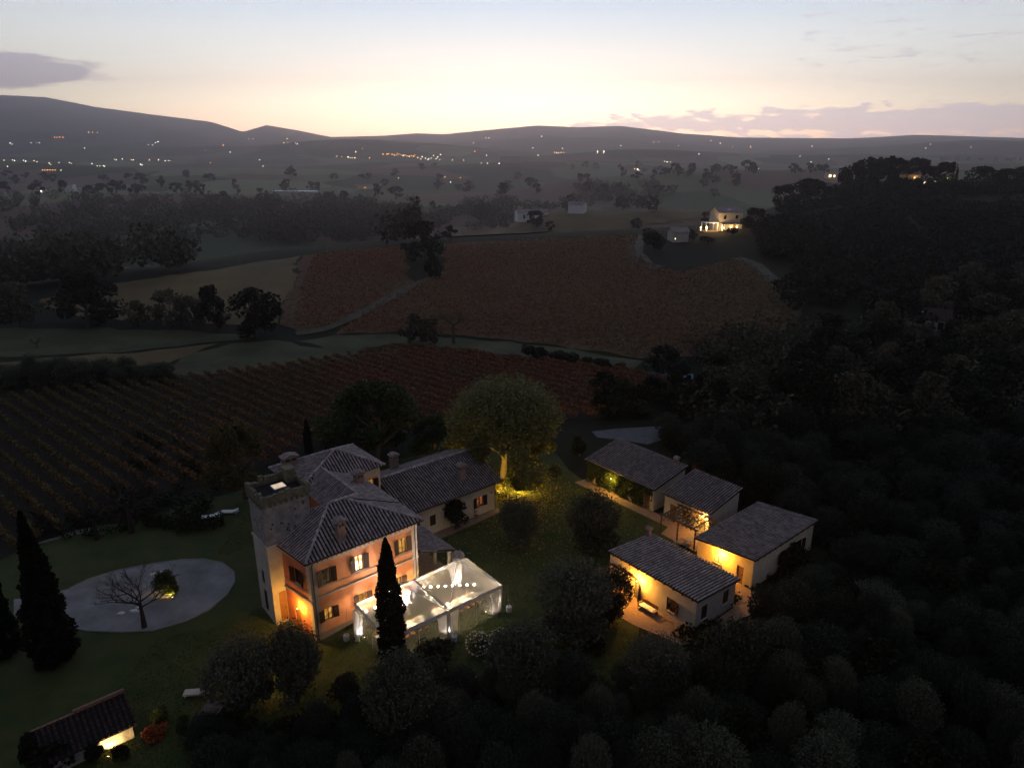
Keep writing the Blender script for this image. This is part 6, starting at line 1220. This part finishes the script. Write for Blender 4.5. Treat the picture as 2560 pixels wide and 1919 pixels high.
# ------------------------------------------------------------------ distant buildings
def farmhouse(name, label, p, rz, L, W, H, m='stucco_cream', roofm='tile_dark', lit=(), gable=1.3, cat='house', over=.35, group=None, extra=None):
    t = thing(name, label, cat, p, rz, group); b = MB(); x, y = L/2, W/2
    b.quad((-x, -y, -1), (x, -y, -1), (x, -y, H), (-x, -y, H)); b.quad((x, y, -1), (-x, y, -1), (-x, y, H), (x, y, H)); b.poly([(x, -y, -1), (x, y, -1), (x, y, H), (x, 0, H+gable), (x, -y, H)]); b.poly([(-x, y, -1), (-x, -y, -1), (-x, -y, H), (-x, 0, H+gable), (-x, y, H)]); b.build('wall', m, t)
    b = MB(); k = gable/y
    for s in (-1, 1): roof_bed(b, [(-x-over, s*(y+over), H-over*k+.05), (x+over, s*(y+over), H-over*k+.05), (x+over, 0, H+gable+.05), (-x-over, 0, H+gable+.05)], .12)
    b.build('roof', roofm, t)
    for (side, u, z, w, h, pm) in lit:
        b = MB()
        if side == 'S': b.box(u-w/2, u+w/2, -y-.04, -y+.02, z, z+h)
        elif side == 'E': b.box(x-.02, x+.04, u-w/2, u+w/2, z, z+h)
        else: b.box(-x-.04, -x+.02, u-w/2, u+w/2, z, z+h)
        b.build('window', pm, t)
    if extra: extra(t)
    return t
def crest_house():
    p = hit(1566, 494); sc = width_of(p, 100)/14.0
    def ex(t):
        b = MB(); b.box(-10.5, -4.6, -5.2, -1.0, -.5, -.05); b.build('patio', 'paving', t); b = MB()
        for x in (-9.8, -5.4):
            for y in (-4.8, -1.6): b.box(x-.1, x+.1, y-.1, y+.1, -.1, 2.6)
        b.box(-10, -5.2, -5, -1.4, 2.6, 2.75); b.build('canopy', 'white_paint', t)
        b = MB(); b.box(-4.6, 5.5, -6.8, -3.61, 2.2, 2.5); b.box(-4.4, -4.1, -6.7, -6.4, 0, 2.2); b.box(5.1, 5.4, -6.7, -6.4, 0, 2.2); b.build('porch', 'tile_dark', t)
        for x, z in ((-1.5, 4.2), (1.6, 4.6)): pass
        b = MB(); b.add([(x_, y_, 6.0+(3.5+y_)*.37+.22) for x_, y_ in ((-1.2, -2.6), (.8, -2.6), (.8, -1.6), (-1.2, -1.6))], [(0, 1, 2, 3)]); b.build('solar_panel', 'solar_glass', t)
        for i, (x, y) in enumerate([(-12, -5.5), (-10.6, -7), (-9.5, -4.8), (-5, -7.4), (-2, -7.6), (.5, -7.2)]):
            b = MB(); b.lathe((x, y, .2), [(.03, 0), (.03, .9)], 6); b.lathe((x, y, 1.1), [(.1, 0), (.22, .12), (.22, .3), (.1, .42)], 8); b.build('garden_lamp', ['metal_dark', 'bulb_warm'][1], t)
        lamp(t, (-6.5, -6.4, 2.2), 900, (1, .66, .30), .25); lamp(t, (1, -5.2, 1.9), 350, (1, .66, .30), .25)
    farmhouse('farmhouse', 'lit farmhouse on the hill crest with a white canopy and a row of garden lamps', p, R(12), 9, 7, 6, 'stucco_cream', lit=[('S', -2.6, .3, 1.0, 1.9, 'pane_bright'), ('S', 1.5, .5, .9, 1.5, 'pane_amber'), ('S', 2.2, 3.7, .9, 1.2, 'glass_dark'), ('S', -2.2, 3.7, .9, 1.2, 'glass_dark')], gable=1.6, extra=ex)
crest_house()
p = hit(1464, 520); farmhouse('stone_shed', 'narrow grey stone shed left of the lit farmhouse on the crest', p, R(8), 5.2, 5.5, height_to(p, 490)-1.2, 'stucco_grey', lit=[('S', -1.9, .8, .25, .4, 'pane_bright')], gable=1.1, cat='shed')
p = hit(1148, 474); farmhouse('farmhouse', 'long white farmhouse behind the dark tree on the far field', p, R(14), 20, 9, 5, 'white_paint', lit=[('S', -6, 1, 1.4, 2.4, 'glass_dark'), ('S', -2, 1, 1.4, 2.4, 'glass_dark')])
p = hit(1247, 461); farmhouse('farmhouse', 'smaller white farmhouse to the right of the long one', p, R(-20), 10, 9, 6, 'white_paint')
def chalet(t):
    b = MB(); b.box(-3.4, 3.2, -4.2, -3.01, 2.7, 2.85); b.box(-3.4, 3.2, -4.2, -4.12, 2.86, 3.6); b.box(-3.4, -3.2, -4.2, -4.0, -.5, 2.7); b.build('balcony', 'wood_grey', t)
    b = MB(); b.add([(-2.0, -2.0, 6.25), (-.9, -2.0, 6.25), (-.9, -1.5, 6.45), (-2.0, -1.5, 6.45)], [(0, 1, 2, 3)]); b.build('roof_window', 'solar_glass', t)
p = hit(1992, 738); farmhouse('house', 'pale two-storey house with a balcony among the trees of the dark hillside', p, R(-24), 7.5, 6, 5.4, 'stucco_grey', 'tile_old', lit=[('S', -1.6, 3.3, 1.0, 1.5, 'glass_dark'), ('S', 2.2, 3.3, 1.0, 1.5, 'glass_dark'), ('S', -1.6, .3, 1.0, 1.9, 'glass_dark')], gable=1.4, extra=chalet)
p = hit(1955, crest_y(1955)); farmhouse('ridge_house', 'house on the ridge with an ochre wall glowing under the pines', p, R(-15), 8, 7, 9, 'stucco_yellow', lit=[('S', 2, 7.0, 1.4, 1.5, 'pane_amber')], group=None); lo_ = lamp(None, (p.x-1, p.y-7, p.z+2.5), 90, (1, .6, .25), .3); lt = thing('garden_lamp', 'hidden garden lamp lighting the ochre wall on the ridge', 'lamp', (p.x-1, p.y-7, p.z)); b = MB(); b.tube([(0, 0, 0), (0, 0, 7.6)], .05, 6); b.build('pole', 'metal_dark', lt); b = MB(); b.lathe((0, 0, 7.6), [(.08, 0), (.16, .1), (.08, .2)], 8); b.build('globe', 'bulb_warm', lt); lo_.parent = lt; lo_.location = (0, 0, 8.1)
for x, lab in ((1988, 'small ridge house with a lit window, the left of two'), (2009, 'small ridge house with a lit window, the right of two')):
    p = hit(x, crest_y(x)); farmhouse('ridge_house', lab, p, R(-10), 3.6, 5, 6.2, 'stucco_grey', lit=[('S', 0, 4.3, 1.1, 1.2, 'pane_bright')], gable=.8)
p = hit(2126, crest_y(2126)); farmhouse('barn', 'grey gabled barn on the ridge at the right', p, R(35), 9, 8, 4.5, 'stucco_grey', gable=2.2, cat='barn')
p = hit(2046, crest_y(2046)); t = thing('street_lamp', 'street lamp shining green-yellow on the ridge road', 'street lamp', p); h = height_to(p, 386); b = MB(); b.tube([(0, 0, -.3), (0, 0, h), (-.9, 0, h+.15)], .07, 6); b.build('pole', 'alu', t); b = MB(); b.box(-1.4, -.7, -.15, .15, h+.05, h+.2); mat('sodium', (1, 1, .5), emit=(.75, 1, .18), estr=30); b.build('lamp_head', 'sodium', t); lamp(t, (-1.1, 0, h-.25), 2500, (.8, 1, .3), .2)
p = hit(1795, 384); farmhouse('farmhouse', 'far farmhouse with lit windows just left of the ridge trees', p, R(5), 14, 9, 6, 'stucco_cream', lit=[('S', -4, 1, 3, 3, 'far_warm'), ('S', 2, 1, 2, 2.5, 'far_warm')])
p = hit(797, 408); farmhouse('farm_building', 'long low pale farm building on the far field, left of centre', p, R(5), 34, 10, 5, 'stucco_cream', lit=[('S', -5, 1, 4, 2, 'pane_amber')])
p = hit(1104, 352); farmhouse('farm_building', 'pale block of a building on the far rise, centre', p, R(-5), 44, 20, 14, 'stucco_grey')
p = hit(148, 414); farmhouse('farmhouse', 'pale gabled house at the left edge of the plain', p, R(10), 15, 12, 8, 'white_paint'); p = hit(85, 416); farmhouse('farmhouse', 'low house with a bright light at the left edge of the plain', p, R(6), 18, 10, 4, 'stucco_cream', lit=[('S', 4, .5, 3, 2, 'far_white')])
p = hit(640, 418); farmhouse('greenhouse', 'long low pale greenhouse in the hollow left of centre', p, R(-8), 60, 10, 3, 'stucco_grey', 'alu', gable=.8)
# lights of the villages
C5 = [(335, 355, 'o'), (350, 355, 'o'), (368, 356, 'o'), (388, 356, 'o'), (545, 326, 'o'), (570, 326, 'o'), (598, 327, 'o'), (62, 392, 'w'), (75, 397, 'w'), (190, 388, 'w'), (225, 388, 'w'), (243, 390, 'w'), (520, 422, 'w'), (912, 402, 'w'), (938, 402, 'w'), (955, 390, 'w'), (972, 383, 'w'), (1262, 437, 'y'), (1372, 405, 'o'), (1415, 447, 'w'), (1530, 366, 'y'), (1555, 366, 'y'),
      (1765, 364, 'y'), (1745, 392, 'y'), (1770, 390, 'y'), (1818, 392, 'y'), (1828, 397, 'w'), (25, 496, 'w'), (78, 494, 'w'), (90, 499, 'w'), (146, 497, 'w'), (158, 503, 'w'), (210, 500, 'w'), (228, 506, 'y'), (302, 515, 'w'), (313, 522, 'y'), (363, 510, 'w'), (427, 510, 'w'), (438, 515, 'y'), (47, 535, 'y'), (262, 557, 'w'), (275, 558, 'o'), (292, 557, 'o'), (308, 556, 'o'), (325, 556, 'o'), (340, 557, 'o'), (375, 558, 'w'),
      (565, 517, 'w'), (597, 531, 'w'), (615, 532, 'y'), (635, 530, 'w'), (643, 534, 'w'), (705, 491, 'y'), (715, 494, 'w'), (752, 490, 'w'), (808, 494, 'o'), (820, 494, 'w'), (864, 522, 'w'), (873, 526, 'w'), (918, 495, 'o'), (975, 495, 'w'), (1015, 500, 'w'), (1035, 498, 'y'), (1045, 500, 'y'), (1293, 513, 'o'), (1596, 494, 'w'), (1617, 532, 'w'), (2070, 471, 'y'), (2100, 474, 'o'), (2138, 476, 'o'), (2165, 482, 'y'), (2180, 482, 'w'), (2188, 447, 'y')]
C6 = [(138, 425, 'y'), (97, 443, 'y'), (50, 478, 'w'), (62, 481, 'w'), (75, 482, 'o'), (90, 482, 'o'), (183, 482, 'o'), (297, 456, 'o'), (288, 460, 'o'), (265, 460, 'o'), (320, 462, 'o'), (335, 466, 'o'), (350, 465, 'w'), (362, 458, 'o'), (375, 464, 'o'), (388, 468, 'w'), (400, 465, 'o'), (412, 472, 'o'), (425, 474, 'w'), (440, 468, 'o'), (452, 474, 'o'), (460, 465, 'o'), (350, 453, 'o'), (478, 480, 'w'), (497, 490, 'o'), (505, 476, 'w'), (525, 484, 'w'),
      (540, 494, 'w'), (545, 488, 'w'), (575, 468, 'y'), (617, 463, 'w'), (612, 492, 'w'), (560, 485, 'w'), (590, 488, 'w'), (600, 478, 'w'), (690, 496, 'w'), (760, 497, 'o'), (867, 514, 'w'), (905, 515, 'w'), (978, 517, 'w'), (1103, 511, 'o'), (897, 361, 'y'), (915, 361, 'y'), (820, 390, 'w'), (828, 443, 'o'), (900, 467, 'w'), (1185, 420, 'w'), (1217, 466, 'y'), (1240, 350, 'w'), (1318, 449, 'y'), (1330, 452, 'y'), (1342, 452, 'y'), (1358, 449, 'y'), (1375, 449, 'y'), (1367, 425, 'y'),
      (1582, 445, 'W'), (1582, 453, 'y'), (1622, 444, 'W'), (1620, 452, 'y'), (1725, 406, 'w'), (1928, 384, 'w'), (1960, 384, 'y'), (2080, 406, 'w'), (1993, 504, 'y'), (2010, 508, 'w'), (2030, 508, 'y'), (2205, 458, 'w'), (1810, 550, 'y'), (1828, 554, 'W'), (1836, 558, 'y'), (360, 606, 'y'), (645, 600, 'y'), (740, 603, 'o'), (680, 632, 'w')]
C7 = [(215, 458, 'w'), (288, 378, 'y'), (345, 393, 'w'), (421, 415, 'y'), (532, 410, 'y'), (532, 417, 'o'), (909, 411, 'w'), (835, 473, 'w'), (903, 507, 'w'), (1012, 490, 'w'), (580, 547, 'w'), (1637, 398, 'w'), (1608, 423, 'y'), (1886, 417, 'y')]
def far_lamp_proto(key, pm):
    t = thing('street_lamp', '', 'street lamp'); b = MB(); b.tube([(0, 0, -1), (0, 0, 7.2)], .16, 5); b.build('pole', 'metal_dark', t); b = MB(); b.lathe((0, 0, 7.0), [(.4, 0), (1.05, .4), (1.05, 1.3), (.4, 1.9)], 8); b.build('lamp_head', pm, t); return t
PROT = {'w': far_lamp_proto('w', 'far_white'), 'y': far_lamp_proto('y', 'far_warm'), 'o': far_lamp_proto('o', 'far_orange')}; PROT['W'] = PROT['w']; used_ = set()
for ox, LST, where in ((0, C5, 'left plain below the mountain'), (850, C6, 'middle of the valley'), (1660, C7, 'right-hand slopes')):
    for x, y, c in LST:
        dx, dy = (ox+x/2.458)/1.15732, (200+y/2.458)/1.15732; p = hit(dx, dy); s = max(.55, depth(p)/2300)*(1.6 if c == 'W' else 1.0)*random.uniform(.72, 1.1)
        pr = PROT[c]; t = pr if c.lower() not in used_ else copy_tree(pr); used_.add(c.lower()); t.location = p-Vector((0, 0, 6*s)); t.scale = (s, s, s)
        col = {'w': 'white', 'W': 'bright white', 'y': 'yellow', 'o': 'orange'}[c]; t['label'] = 'tiny %s street light in the %s' % (col, where); t['group'] = '%s street lights in the %s' % (col, where)

# ------------------------------------------------------------------ evening haze over the whole valley
def build_haze():
    b = MB(); b.box(-5980, 5980, -300, 6000, -120, 520)
    me = bpy.data.meshes.new('haze'); me.from_pydata(b.v, [], b.f); o = link('haze', me)
    m = bpy.data.materials.new('haze_air'); m.use_nodes = True; nt = m.node_tree; nt.nodes.clear()
    out = nt.nodes.new('ShaderNodeOutputMaterial'); v = nt.nodes.new('ShaderNodeVolumePrincipled'); v.inputs['Color'].default_value = (.92, .85, .985, 1)
    v.inputs['Density'].default_value = HAZE_DENSITY; v.inputs['Anisotropy'].default_value = .82
    nt.links.new(v.outputs[0], out.inputs['Volume']); me.materials.append(m); tag(o, kind='stuff')
HAZE_DENSITY = 2.35e-4
build_haze()
